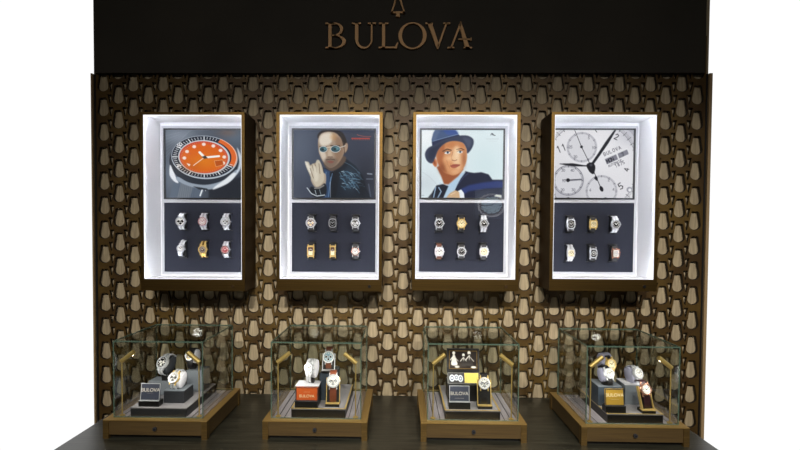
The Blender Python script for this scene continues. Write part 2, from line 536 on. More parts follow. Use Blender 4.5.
# ------------------------------------------------------------------ pictures shown on the screens, drawn into a colour attribute
class Canvas:
    def __init__(s, w, h, ox, oy, bgc):
        s.w, s.h, s.ox, s.oy = w, h, ox, oy
        s.a = np.zeros((h, w, 3)) + np.array(bgc, float)
        s.X, s.Y = np.meshgrid(np.arange(w) + .5 + ox, np.arange(h) + .5 + oy)
    def put(s, m, c, al=1.0):
        m = (m * al)[..., None]
        s.a = s.a * (1 - m) + np.array(c, float) * m
    def blur(s, m, n):
        for _ in range(2):
            for ax in (0, 1):
                acc = np.zeros_like(m)
                for k in range(-n, n + 1):
                    acc += np.roll(m, k, ax)
                m = acc / (2 * n + 1)
        return m
    def poly(s, pts, c, al=1.0, b=1, smooth=False):
        if smooth:
            q = []
            n = len(pts)
            for i in range(n):
                p0, p1, p2, p3 = [np.array(pts[(i + j) % n], float) for j in (-1, 0, 1, 2)]
                for t in np.linspace(0, 1, 8, endpoint=False):
                    q.append(.5 * ((2 * p1) + (-p0 + p2) * t + (2 * p0 - 5 * p1 + 4 * p2 - p3) * t * t + (-p0 + 3 * p1 - 3 * p2 + p3) * t ** 3))
            pts = q
        m = np.zeros((s.h, s.w), bool)
        n = len(pts)
        for i in range(n):
            x0, y0 = pts[i]
            x1, y1 = pts[(i + 1) % n]
            if y0 == y1: continue
            cr = ((s.Y >= min(y0, y1)) & (s.Y < max(y0, y1)) & (s.X < x0 + (s.Y - y0) * (x1 - x0) / (y1 - y0)))
            m ^= cr
        m = m.astype(float)
        s.put(s.blur(m, b) if b else m, c, al)
    def ell(s, cx, cy, rx, ry, c, al=1.0, rot=0, b=1):
        t = R(rot)
        dx, dy = s.X - cx, s.Y - cy
        u = (dx * math.cos(t) + dy * math.sin(t)) / rx
        v = (-dx * math.sin(t) + dy * math.cos(t)) / ry
        d = (np.sqrt(u * u + v * v) - 1) * min(rx, ry)
        s.put(np.clip(.5 - d / max(b, .5), 0, 1), c, al)
    def ering(s, cx, cy, rx, ry, wd, c, al=1.0, rot=0, a0=-180, a1=180):
        t = R(rot)
        dx, dy = s.X - cx, s.Y - cy
        u = (dx * math.cos(t) + dy * math.sin(t)) / rx
        v = (-dx * math.sin(t) + dy * math.cos(t)) / ry
        d = np.abs(np.sqrt(u * u + v * v) - 1) * min(rx, ry) - wd / 2
        m = np.clip(.5 - d, 0, 1)
        if a0 > -180 or a1 < 180:
            an = np.degrees(np.arctan2(v, u))
            m = m * ((an >= a0) & (an <= a1))
        s.put(m, c, al)
    def line(s, pts, w, c, al=1.0):
        m = np.zeros((s.h, s.w))
        for (x0, y0), (x1, y1) in zip(pts[:-1], pts[1:]):
            dx, dy = x1 - x0, y1 - y0
            L = dx * dx + dy * dy + 1e-9
            t = np.clip(((s.X - x0) * dx + (s.Y - y0) * dy) / L, 0, 1)
            d = np.hypot(s.X - x0 - t * dx, s.Y - y0 - t * dy) - w / 2
            m = np.maximum(m, np.clip(.5 - d, 0, 1))
        s.put(m, c, al)
    def grad(s, c, al, cx, cy, rx, ry):
        d = ((s.X - cx) / rx) ** 2 + ((s.Y - cy) / ry) ** 2
        s.put(np.exp(-d), c, al)
    def text(s, body, x, y, h, c, rot=0, w=2.0, sp=.86, al=1.0, arc=0):
        cs, sn = math.cos(R(rot)), math.sin(R(rot))
        cur = 0
        for ch in body:
            for st in GLY.get(ch, []):
                q = []
                for gx, gy in st:
                    lx, ly = cur + gx * h * .6, (gy - 1) * h
                    q.append((x + lx * cs - ly * sn, y + lx * sn + ly * cs))
                s.line(q, w, c, al)
            cur += h * sp * (.35 if ch in 'I ' else 1) * .8
    def mesh(s, name, x0, z0, x1, z1, y, parent, est=1.0):
        h, w = s.h // 2 * 2, s.w // 2 * 2
        a = s.a[:h, :w].reshape(h // 2, 2, w // 2, 2, 3).mean((1, 3))
        h, w = a.shape[:2]
        a = np.clip(a / 255, 0, 1)
        a = np.where(a <= .04045, a / 12.92, ((a + .055) / 1.055) ** 2.4)
        gx, gz = np.meshgrid(np.linspace(x0, x1, w), np.linspace(z1, z0, h))
        V = np.stack([gx, np.full_like(gx, y), gz], -1).reshape(-1, 3)
        i = (np.arange(h - 1)[:, None] * w + np.arange(w - 1)[None]).reshape(-1)
        F = np.stack([i, i + w, i + w + 1, i + 1], -1)
        me = bpy.data.meshes.new(name)
        me.vertices.add(len(V)); me.vertices.foreach_set('co', V.ravel())
        me.loops.add(F.size); me.loops.foreach_set('vertex_index', F.ravel())
        me.polygons.add(len(F)); me.polygons.foreach_set('loop_start', np.arange(0, F.size, 4))
        me.update()
        at_ = me.color_attributes.new('picture', 'FLOAT_COLOR', 'POINT')
        at_.data.foreach_set('color', np.concatenate([a.reshape(-1, 3), np.ones((h * w, 1))], 1).ravel())
        me.materials.append(screen_mat(est))
        o = bpy.data.objects.new(name, me)
        col.objects.link(o)
        if parent: o.parent = parent
        return o
def screen_mat(est):
    nm = 'screen_%.2f' % est if est else 'printed_picture'
    if nm in MATS: return MATS[nm]
    m = bpy.data.materials.new(nm)
    m.use_nodes = True
    nt = m.node_tree
    b = nt.nodes['Principled BSDF']
    v = nt.nodes.new('ShaderNodeVertexColor')
    v.layer_name = 'picture'
    if est:
        b.inputs['Base Color'].default_value = (.003, .003, .003, 1)
        nt.links.new(v.outputs[0], b.inputs['Emission Color'])
        b.inputs['Emission Strength'].default_value = est
    else:
        nt.links.new(v.outputs[0], b.inputs['Base Color'])
    b.inputs['Roughness'].default_value = .4
    b.inputs['Specular IOR Level'].default_value = .1
    MATS[nm] = m
    return m
# stroke letters in a unit box, y down
GLY = {
 'B': [[(0, 0), (0, 1), (.7, 1), (1, .8), (.7, .5), (0, .5)], [(.7, .5), (.95, .25), (.7, 0), (0, 0)]], 'U': [[(0, 0), (0, .75), (.3, 1), (.7, 1), (1, .75), (1, 0)]],
 'L': [[(0, 0), (0, 1), (.9, 1)]], 'O': [[(.3, 0), (.7, 0), (1, .3), (1, .7), (.7, 1), (.3, 1), (0, .7), (0, .3), (.3, 0)]],
 'V': [[(0, 0), (.5, 1), (1, 0)]], 'A': [[(0, 1), (.5, 0), (1, 1)], [(.2, .65), (.8, .65)]], 'T': [[(0, 0), (1, 0)], [(.5, 0), (.5, 1)]],
 'M': [[(0, 1), (0, 0), (.5, .6), (1, 0), (1, 1)]], 'I': [[(.2, 0), (.2, 1)]], 'C': [[(1, .2), (.7, 0), (.3, 0), (0, .3), (0, .7), (.3, 1), (.7, 1), (1, .8)]],
 'N': [[(0, 1), (0, 0), (1, 1), (1, 0)]], '1': [[(.2, .2), (.5, 0), (.5, 1)]], '8': [[(.5, 0), (.9, .22), (.5, .48), (.1, .22), (.5, 0)], [(.5, .48), (1, .75), (.5, 1), (0, .75), (.5, .48)]],
 '7': [[(0, 0), (1, 0), (.4, 1)]], '5': [[(.95, 0), (.2, 0), (.1, .45), (.6, .4), (1, .7), (.6, 1), (0, .9)]], '2': [[(0, .25), (.4, 0), (.9, .2), (.7, .55), (0, 1), (1, 1)]],
 '0': [[(.5, 0), (1, .3), (1, .7), (.5, 1), (0, .7), (0, .3), (.5, 0)]], '4': [[(.8, 1), (.8, 0), (0, .7), (1, .7)]], '3': [[(0, 0), (.9, 0), (.4, .4), (.95, .7), (.5, 1), (0, .9)]],
 '6': [[(.8, 0), (.1, .5), (.1, .8), (.5, 1), (.9, .8), (.8, .5), (.1, .6)]], '9': [[(.9, .4), (.3, .5), (.1, .2), (.5, 0), (.9, .2), (.8, .7), (.4, 1)]],
}
def pic_diver():
    c = Canvas(504, 424, 28, 22, (78, 86, 98))
    c.grad((148, 158, 172), .7, 110, 60, 120, 60)
    c.grad((120, 130, 146), .6, 60, 300, 90, 120)
    c.grad((40, 44, 54), .8, 470, 380, 160, 130)
    c.grad((96, 112, 130), .7, 480, 60, 90, 60)
    c.grad((140, 90, 60), .35, 420, 40, 60, 26)
    for k in range(7):
        c.line([(30, 60 + 22 * k), (200 - 8 * k, 22 + 6 * k)], 4, (160, 168, 180), .18)
    # strap and lugs
    c.poly([(50, 446), (92, 300), (290, 350), (250, 446)], (92, 104, 120), 1, 2)
    c.poly([(100, 446), (125, 350), (205, 370), (180, 446)], (116, 124, 134), .9, 2)
    for k in range(9):
        c.line([(100 + k * 13, 440), (116 + k * 12, 362)], 2, (70, 78, 92), .5)
    c.line([(246, 430), (270, 362)], 9, (230, 236, 242))
    c.line([(280, 400), (286, 362)], 4, (200, 206, 214))
    c.poly([(300, 446), (300, 380), (420, 340), (540, 300), (540, 446)], (32, 36, 44), .8, 5)
    # case flank
    c.ell(275, 222, 222, 146, (44, 50, 60), 1, 3, 3)
    c.poly([(58, 240), (54, 300), (80, 340), (110, 352), (96, 320), (74, 270)], (235, 238, 244), 1, 2, True)
    c.poly([(100, 335), (180, 372), (300, 392), (420, 352), (480, 290), (470, 270), (400, 330), (290, 362), (180, 350), (110, 315)], (152, 164, 178), 1, 2, True)
    c.poly([(330, 392), (420, 352), (474, 296), (450, 290), (400, 330), (340, 372)], (236, 240, 244), .95, 3, True)
    c.poly([(200, 372), (290, 386), (300, 396), (240, 392)], (30, 34, 40), .9, 2)
    c.poly([(478, 130), (505, 190), (500, 260), (470, 300), (490, 230), (486, 180)], (214, 224, 236), .9, 3, True)
    # bezel
    c.ell(274, 193, 208, 134, (188, 198, 210), 1, 3, 2)
    c.ell(272, 190, 202, 128, (34, 40, 54), 1, 3, 2)
    c.ering(275, 188, 186, 117, 23, (224, 104, 42), 1, 3, -62, 24)
    c.ering(275, 188, 200, 128, 3, (245, 220, 205), .9, 3, -62, 24)
    for k in range(60):
        a = R(k * 6)
        if -62 < (k * 6 if k * 6 < 180 else k * 6 - 360) < 24: continue
        big = k % 5 == 0
        r0, r1 = (.84, .99) if big else (.87, .97)
        c.line([(272 + 200 * r0 * math.cos(a), 190 + 126 * r0 * math.sin(a)), (272 + 200 * r1 * math.cos(a), 190 + 126 * r1 * math.sin(a))], 5.5 if big else 3, (238, 242, 246))
    c.text('50', 116, 134, 22, (240, 242, 246), -40, 4)
    c.text('40', 96, 240, 22, (240, 242, 246), 60, 3)
    # inner ring and dial
    c.ell(271, 192, 162, 106, (206, 212, 220), 1, 3, 2)
    c.ell(269, 192, 152, 99, (206, 74, 44), 1, 3, 2)
    c.ell(268, 196, 138, 88, (222, 100, 26), 1, 3, 14)
    c.grad((226, 142, 30), .55, 270, 220, 100, 50)
    c.grad((196, 96, 30), .5, 200, 250, 60, 30)
    for px, py in ((270, 112), (330, 122), (375, 150), (398, 190), (210, 127), (165, 157), (148, 197), (392, 228)):
        c.ell(px, py, 12, 10, (250, 226, 214), 1, 0, 3)
    for k in range(60):
        a = R(k * 6)
        c.line([(269 + 150 * .9 * math.cos(a), 192 + 98 * .9 * math.sin(a)), (269 + 150 * .96 * math.cos(a), 192 + 98 * .96 * math.sin(a))], 2, (240, 190, 160), .7)
    c.poly([(160, 228), (186, 236), (178, 250)], (250, 235, 220), 1, 1)
    c.poly([(336, 214), (388, 208), (394, 238), (346, 250)], (188, 84, 24), 1, 1)
    c.line([(336, 214), (388, 208), (394, 238), (346, 250), (336, 214)], 2, (246, 200, 150))
    c.line([(282, 186), (204, 244)], 4, (252, 238, 214))
    c.line([(268, 186), (244, 162)], 15, (252, 248, 240))
    c.line([(284, 193), (366, 185)], 12, (252, 248, 240))
    c.line([(262, 190), (290, 196)], 7, (60, 56, 60))
    c.ell(276, 192, 11, 10, (70, 64, 62), 1, 0, 2)
    return c
def pic_leather():
    c = Canvas(474, 388, 22, 22, (60, 67, 84))
    c.grad((88, 98, 116), .8, 70, 120, 110, 170)
    c.grad((38, 42, 56), .9, 470, 300, 150, 200)
    c.grad((52, 58, 76), .9, 420, 80, 110, 80)
    # jacket
    c.poly([(165, 410), (150, 360), (190, 300), (196, 236), (240, 248), (330, 186), (385, 225), (428, 280), (450, 350), (478, 410)], (24, 32, 44), 1, 2, False)
    c.poly([(200, 240), (235, 256), (262, 250), (252, 300), (236, 410), (185, 410), (196, 330)], (46, 70, 104), 1, 3)
    c.poly([(236, 262), (264, 252), (320, 200), (345, 215), (290, 300), (268, 410), (240, 410)], (20, 26, 36), 1, 3)
    rn = random.Random(11)
    for k in range(46):
        t = rn.random()
        x = 296 + t * 110 + rn.uniform(-8, 8)
        y = 376 - (1 - t) * 30 - rn.random() * (120 - 30 * (1 - t))
        if y < 232 + abs(x - 345) * .35: continue
        L_ = rn.uniform(14, 34)
        an = R(rn.uniform(-10, 60))
        m_ = [(x, y), (x + L_ * .5 * math.cos(an), y + L_ * .5 * math.sin(an) - 3), (x + L_ * math.cos(an), y + L_ * math.sin(an) + 2)]
        c.line(m_, 8, (44, 74, 98), .35)
        c.line(m_, 3.2, (112, 148, 170), .55)
        if k % 3 == 0: c.line(m_[:2], 2.4, (206, 224, 234), .8)
    c.line([(322, 206), (356, 222), (392, 250), (420, 296)], 4, (86, 112, 134), .6)
    c.grad((84, 118, 142), .35, 352, 300, 46, 70)
    c.grad((14, 20, 30), .7, 424, 340, 26, 60)
    for p in ([(214, 262), (204, 330), (212, 400)], [(242, 290), (228, 400)], [(250, 270), (236, 330)]):
        c.line(p, 5, (108, 142, 180), .7)
    c.line([(238, 318), (240, 405)], 3, (190, 200, 214), .6)
    c.line([(456, 270), (480, 272)], 8, (140, 150, 164), .8)
    c.line([(450, 300), (486, 300)], 6, (110, 122, 138), .7)
    c.line([(462, 330), (474, 400)], 8, (84, 96, 112), .6)
    # hair, head, neck
    c.poly([(165, 70), (170, 42), (205, 22), (270, 24), (312, 42), (334, 90), (336, 140), (300, 150), (200, 90)], (40, 34, 34), 1, 2, True)
    c.poly([(205, 200), (310, 170), (330, 190), (300, 230), (250, 256), (216, 240)], (92, 76, 66), 1, 3, True)
    c.poly([(167, 86), (180, 50), (215, 34), (262, 38), (296, 66), (312, 110), (318, 150), (296, 196), (268, 226), (236, 238), (208, 218), (186, 184), (170, 140)], (164, 142, 122), 1, 2, True)
    c.poly([(172, 80), (186, 50), (222, 38), (250, 46), (246, 90), (222, 110), (186, 112)], (226, 216, 200), .95, 5, True)
    c.poly([(174, 140), (205, 150), (214, 176), (206, 206), (188, 182)], (216, 202, 184), .9, 4, True)
    c.poly([(262, 60), (300, 74), (312, 130), (308, 170), (280, 205), (262, 150), (270, 100)], (134, 104, 82), .7, 6, True)
    c.ell(256, 62, 20, 20, (198, 150, 96), .5, 0, 18)
    c.ell(328, 124, 11, 28, (166, 140, 120), 1, 12, 4)
    c.line([(316, 94), (322, 160)], 4, (74, 56, 48), .8)
    c.poly([(222, 150), (236, 116), (246, 150), (252, 172), (222, 176)], (196, 176, 154), .9, 4)
    c.line([(224, 176), (250, 176)], 5, (96, 70, 58), .8)
    c.poly([(204, 190), (240, 182), (272, 186), (282, 206), (258, 234), (230, 240), (208, 222)], (98, 80, 70), .6, 6, True)
    c.line([(214, 192), (240, 187), (264, 192)], 5, (70, 54, 48), .7)
    c.poly([(220, 202), (240, 197), (260, 203), (242, 212)], (134, 84, 74), 1, 1, True)
    c.line([(176, 118), (218, 120)], 5, (64, 50, 44), .8)
    c.line([(240, 112), (292, 112)], 6, (64, 50, 44), .8)
    for cx, cy, rx, ry in ((197, 133, 21, 15), (268, 131, 26, 17)):
        c.ell(cx, cy, rx + 3, ry + 3, (212, 220, 220), 1, 0, 2)
        c.ell(cx, cy, rx, ry, (46, 78, 88), 1, 0, 2)
        c.ell(cx + 7, cy - 3, rx * .6, ry * .55, (120, 164, 172), .7, 0, 8)
        c.ell(cx - 3, cy, 8, 6, (28, 40, 46), .9, 0, 4)
    c.line([(218, 122), (240, 120)], 4, (220, 206, 180))
    c.line([(296, 122), (326, 112)], 4, (200, 196, 186))
    # hand, wrist and bracelet
    c.poly([(128, 290), (205, 268), (210, 335), (180, 356), (142, 340)], (176, 160, 142), 1, 2, True)
    c.poly([(112, 232), (130, 218), (150, 210), (168, 202), (186, 220), (196, 262), (178, 300), (140, 296), (120, 262)], (168, 150, 130), 1, 2, True)
    c.poly([(96, 206), (112, 206), (122, 228), (138, 214), (150, 228), (156, 200), (168, 192), (180, 206), (190, 240), (202, 280), (196, 318), (160, 344), (134, 310), (114, 268), (98, 232)], (200, 190, 170), 1, 2, True)
    c.poly([(90, 208), (100, 204), (120, 236), (130, 268), (116, 262)], (226, 220, 206), 1, 2, True)
    for p in ([(132, 222), (142, 256)], [(152, 222), (160, 262)], [(120, 240), (140, 296)], [(172, 214), (178, 270)]):
        c.line(p, 4, (118, 98, 84), .8)
    c.poly([(140, 230), (156, 236), (170, 290), (154, 318), (142, 280)], (222, 214, 196), .8, 4, True)
    c.poly([(126, 345), (150, 352), (180, 344), (206, 326), (218, 356), (206, 400), (150, 405), (118, 372)], (26, 32, 40), 1, 2, True)
    c.line([(103, 352), (128, 384), (160, 398), (206, 392)], 5, (196, 206, 214))
    c.line([(148, 354), (176, 352), (200, 338)], 8, (130, 128, 124))
    c.line([(150, 366), (156, 388)], 4, (170, 182, 190))
    c.line([(176, 362), (184, 390)], 4, (120, 132, 140))
    # small red caption, upper right
    c.line([(394, 50), (412, 56), (440, 60), (474, 60)], 2.5, (214, 92, 72), .7)
    x = 364
    for k, w_ in enumerate((10, 8, 10, 9, 14, 9, 8, 10, 9, 10)):
        c.line([(x, 71), (x + w_ - 5, 71)], 7, (206, 72, 56), .75)
        c.line([(x + 1, 78), (x + w_ - 5, 78)], 3, (206, 72, 56), .7)
        x += w_ + 1
    return c
def pic_hat():
    c = Canvas(476, 388, 22, 24, (226, 240, 244))
    c.grad((246, 250, 252), .9, 60, 60, 90, 90)
    c.grad((214, 234, 238), .8, 400, 220, 120, 110)
    c.grad((206, 216, 222), .8, 50, 330, 70, 70)
    c.line([(26, 262), (70, 290), (110, 330)], 3, (180, 190, 196), .5)
    # jacket, shirt, tie
    c.poly([(214, 380), (232, 330), (280, 258), (300, 264), (330, 268), (372, 264), (414, 276), (436, 306), (500, 306), (500, 414), (250, 414)], (28, 34, 58), 1, 2)
    c.poly([(250, 362), (300, 338), (380, 322), (470, 312), (498, 316), (498, 352), (400, 356), (300, 372), (270, 392)], (44, 60, 116), 1, 4)
    c.line([(240, 330), (270, 290), (296, 272)], 5, (60, 74, 110), .7)
    c.poly([(160, 410), (168, 340), (205, 318), (258, 268), (282, 262), (252, 300), (226, 352), (196, 414)], (182, 210, 232), 1, 2)
    c.poly([(130, 320), (150, 330), (180, 344), (150, 410), (118, 414)], (206, 222, 236), 1, 2)
    c.poly([(72, 414), (92, 372), (112, 340), (150, 332), (182, 344), (166, 380), (152, 414)], (22, 28, 44), 1, 2)
    for p in ([(108, 350), (96, 410)], [(126, 352), (140, 374), (122, 408)]):
        c.line(p, 7, (150, 176, 204), .9)
    c.poly([(90, 380), (82, 414), (60, 414), (74, 396)], (60, 64, 72), 1, 2)
    c.poly([(236, 372), (256, 362), (272, 382), (276, 412), (246, 412)], (240, 246, 250), 1, 1)
    c.poly([(166, 414), (190, 384), (222, 366), (244, 376), (250, 412)], (212, 176, 136), 1, 2)
    c.line([(196, 392), (222, 380)], 4, (240, 216, 184), .8)
    c.line([(22, 398), (40, 396)], 4, (120, 130, 140), .5)
    c.poly([(446, 400), (460, 390), (490, 392), (492, 408)], (236, 240, 226), .9, 2)
    # neck and head
    c.poly([(112, 236), (140, 290), (156, 332), (182, 334), (240, 286), (270, 246), (200, 200)], (158, 88, 52), 1, 3)
    c.poly([(110, 150), (140, 106), (200, 82), (254, 92), (280, 118), (288, 150), (286, 196), (274, 232), (252, 262), (216, 282), (182, 276), (152, 262), (128, 228), (112, 196)], (216, 152, 104), 1, 2, True)
    c.poly([(112, 160), (140, 112), (158, 104), (158, 150), (150, 200), (172, 260), (196, 278), (150, 262), (124, 226)], (172, 96, 56), .8, 6, True)
    c.poly([(158, 106), (210, 88), (262, 98), (276, 124), (230, 120), (180, 126)], (196, 122, 72), .7, 6, True)
    c.poly([(214, 130), (236, 124), (250, 196), (244, 250), (222, 236), (196, 188)], (244, 206, 162), .8, 8, True)
    c.poly([(150, 190), (190, 178), (204, 214), (196, 248), (166, 240)], (230, 164, 112), .8, 8, True)
    c.ell(100, 208, 14, 28, (206, 128, 84), 1, -18, 4)
    c.ell(100, 210, 6, 16, (150, 76, 46), .9, -18, 4)
    c.line([(148, 146), (172, 134), (196, 140)], 7, (92, 58, 40), .9)
    c.line([(228, 136), (254, 130), (270, 138)], 6, (92, 58, 40), .9)
    for ex, ey in ((174, 154), (246, 150)):
        c.ell(ex, ey, 17, 8, (244, 240, 236), 1, -4, 2)
        c.ell(ex + 2, ey - 1, 7, 7, (64, 92, 116), 1, 0, 2)
        c.ell(ex + 2, ey - 1, 3, 3, (16, 20, 26), 1, 0, 1)
        c.line([(ex - 18, ey), (ex - 4, ey - 9), (ex + 16, ey - 6)], 3, (80, 44, 32), .9)
    c.line([(206, 150), (196, 184), (204, 196)], 4, (180, 108, 70), .7)
    c.line([(202, 196), (218, 200), (230, 194)], 5, (150, 80, 54), .8)
    c.poly([(192, 228), (214, 218), (244, 220), (248, 226), (222, 240), (200, 238)], (176, 92, 74), 1, 1, True)
    c.line([(194, 229), (246, 225)], 2, (112, 48, 40))
    c.line([(196, 214), (186, 236)], 3, (180, 110, 76), .6)
    c.ell(222, 262, 22, 12, (236, 182, 136), .6, 0, 10)
    c.grad((255, 226, 190), .6, 230, 158, 16, 40)
    c.grad((250, 210, 166), .6, 186, 186, 22, 14)
    c.grad((120, 60, 36), .5, 146, 240, 22, 30)
    c.grad((130, 70, 44), .45, 272, 190, 12, 46)
    c.line([(170, 196), (180, 226), (190, 244)], 4, (160, 92, 60), .25)
    # hat
    c.poly([(88, 120), (82, 80), (92, 44), (104, 22), (214, 22), (232, 40), (246, 66), (180, 84), (120, 108)], (66, 88, 128), 1, 2)
    c.poly([(150, 22), (214, 22), (236, 48), (200, 56), (168, 50)], (56, 84, 158), .7, 5, True)
    c.poly([(100, 30), (130, 24), (112, 70), (100, 104), (90, 108), (86, 76)], (88, 106, 140), .8, 5, True)
    c.poly([(84, 92), (150, 74), (240, 52), (252, 70), (180, 84), (118, 108), (88, 134)], (34, 44, 78), 1, 2)
    c.line([(88, 90), (150, 72), (238, 48)], 3, (150, 174, 206), .7)
    c.poly([(50, 190), (44, 160), (60, 130), (92, 112), (150, 84), (220, 62), (280, 56), (318, 72), (326, 98), (314, 132), (290, 158), (284, 130), (262, 98), (210, 88), (158, 102), (120, 140), (104, 182), (86, 214), (64, 208)], (52, 60, 84), 1, 2, True)
    c.poly([(62, 180), (70, 144), (110, 116), (170, 90), (130, 122), (104, 166), (84, 196)], (34, 42, 66), .9, 5, True)
    c.poly([(262, 68), (304, 74), (314, 98), (298, 128), (280, 100)], (74, 82, 106), .9, 5, True)
    # small dark mark and faint caption
    c.line([(424, 54), (430, 44), (436, 54)], 4, (60, 66, 76))
    c.line([(436, 46), (440, 54), (450, 56)], 4, (60, 66, 76))
    c.line([(398, 76), (470, 76)], 3, (196, 208, 212), .8)
    c.line([(412, 88), (456, 88)], 2, (206, 216, 220), .7)
    return c
def pic_chrono():
    c = Canvas(474, 392, -8, 36, (228, 227, 231))
    c.grad((240, 240, 244), .9, 250, 170, 160, 130)
    c.grad((186, 186, 194), .8, 60, 400, 160, 120)
    c.grad((190, 190, 200), .8, 460, 60, 90, 60)
    K = (30, 30, 38)
    G = (120, 120, 130)
    # tachymeter arcs and ticks round the rim
    for rr, wd, cc in ((262, 3, G), (300, 2, G), (316, 26, (150, 150, 162))):
        c.ering(225, 250, rr, rr, wd, cc, .8 if wd < 10 else .45)
    for k in range(240):
        a = R(k * 1.5)
        r0, r1 = (262, 278) if k % 5 else (254, 282)
        c.line([(225 + r0 * math.cos(a), 250 + r0 * math.sin(a)), (225 + r1 * math.cos(a), 250 + r1 * math.sin(a))], 2.0 if k % 5 else 3, K if k % 5 == 0 else G, .8)
    rnd = random.Random(3)
    for k in range(40):
        a = R(200 + k * 2.6)
        c.text(rnd.choice('0123456789'), 225 + 306 * math.cos(a), 250 + 306 * math.sin(a), 14, G, math.degrees(a) + 90, 2.4, al=.8)
    # three counters
    for cx, cy, r, al in ((170, 136, 84, .7), (96, 326, 84, .9), (286, 386, 88, .8)):
        c.ell(cx, cy, r + 4, r + 4, (196, 196, 204), .7, 0, 3)
        c.ell(cx, cy, r - 8, r - 8, (222, 222, 227), .8, 0, 3)
        for q in range(4):
            c.ering(cx, cy, 20 + q * 14, 20 + q * 14, 1, (196, 196, 204), .5)
        for k in range(60):
            a = R(k * 6)
            c.line([(cx + (r - 8) * math.cos(a), cy + (r - 8) * math.sin(a)), (cx + r * math.cos(a), cy + r * math.sin(a))], 3 if k % 5 else 5, G if k % 5 else (80, 80, 90), al)
    c.ering(96, 326, 86, 86, 3, (110, 110, 120), .9)
    for s_, x, y in (('5', 204, 90), ('10', 228, 146), ('20', 124, 198), ('25', 96, 142), ('30', 56, 276), ('10', 60, 336), ('40', 108, 276), ('20', 54, 388), ('30', 116, 388), ('2', 322, 330), ('4', 350, 384), ('6', 218, 388)):
        c.text(s_, x, y, 15, G, 0, 2.6)
    # day and date window
    c.poly([(294, 200), (430, 140), (444, 176), (308, 240)], (236, 236, 240), 1, 1)
    c.poly([(302, 204), (366, 176), (378, 204), (314, 234)], (128, 128, 140), 1, 1)
    c.poly([(374, 172), (428, 148), (438, 174), (384, 200)], (128, 128, 140), 1, 1)
    c.text('MON', 318, 228, 21, K, -25, 3.4)
    c.text('7', 402, 188, 20, K, -25, 3.4)
    c.text('BULOVA', 300, 186, 19, (90, 90, 100), -24, 3, 1.2)
    c.text('AUTOMATIC', 326, 250, 13, (110, 110, 120), -25, 2.2, 1.0)
    c.text('1875', 366, 252, 18, (80, 80, 92), -25, 2.6, 1.05)
    # numerals
    c.text('2', 352, 86, 32, K, 25, 4.4)
    c.text('11', 36, 170, 38, K, -22, 4.4, 1.0)
    c.text('5', 396, 378, 34, K, -35, 5)
    c.text('0', 14, 258, 26, K, -75, 5)
    c.text('4', 438, 274, 26, K, -80, 4)
    c.ell(445, 378, 16, 16, (150, 150, 160), .9, 0, 2)
    c.ell(448, 380, 9, 9, (236, 236, 240), 1, 0, 2)
    c.line([(244, 36), (254, 50)], 4, K)
    # hands
    c.line([(128, 40), (168, 134), (222, 240)], 3.4, K)
    c.line([(238, 270), (286, 376)], 4, K)
    c.poly([(213, 246), (180, 246), (120, 246), (44, 233), (44, 230), (120, 228), (180, 238), (213, 240)], K, 1, 1)
    c.poly([(226, 226), (262, 172), (302, 108), (352, 38), (364, 38), (322, 112), (276, 180), (240, 232)], K, 1, 1)
    c.poly([(198, 240), (214, 224), (234, 226), (248, 244), (246, 274), (236, 290), (214, 274)], (26, 26, 34), 1, 1, True)
    c.ell(224, 238, 8, 8, (70, 70, 80), 1, 0, 2)
    c.ell(168, 134, 8, 8, K, 1, 0, 2)
    c.ell(255, 314, 8, 14, K, 1, -25, 2)
    c.ell(286, 374, 10, 17, K, 1, -25, 2)
    c.line([(62, 324), (176, 318)], 3, K)
    c.line([(100, 328), (170, 322)], 6, G)
    c.ell(94, 325, 11, 11, K, 1, 0, 2)
    for x in (98, 310): c.ell(x, 428, 9, 5, K, .9, 0, 2)
    return c

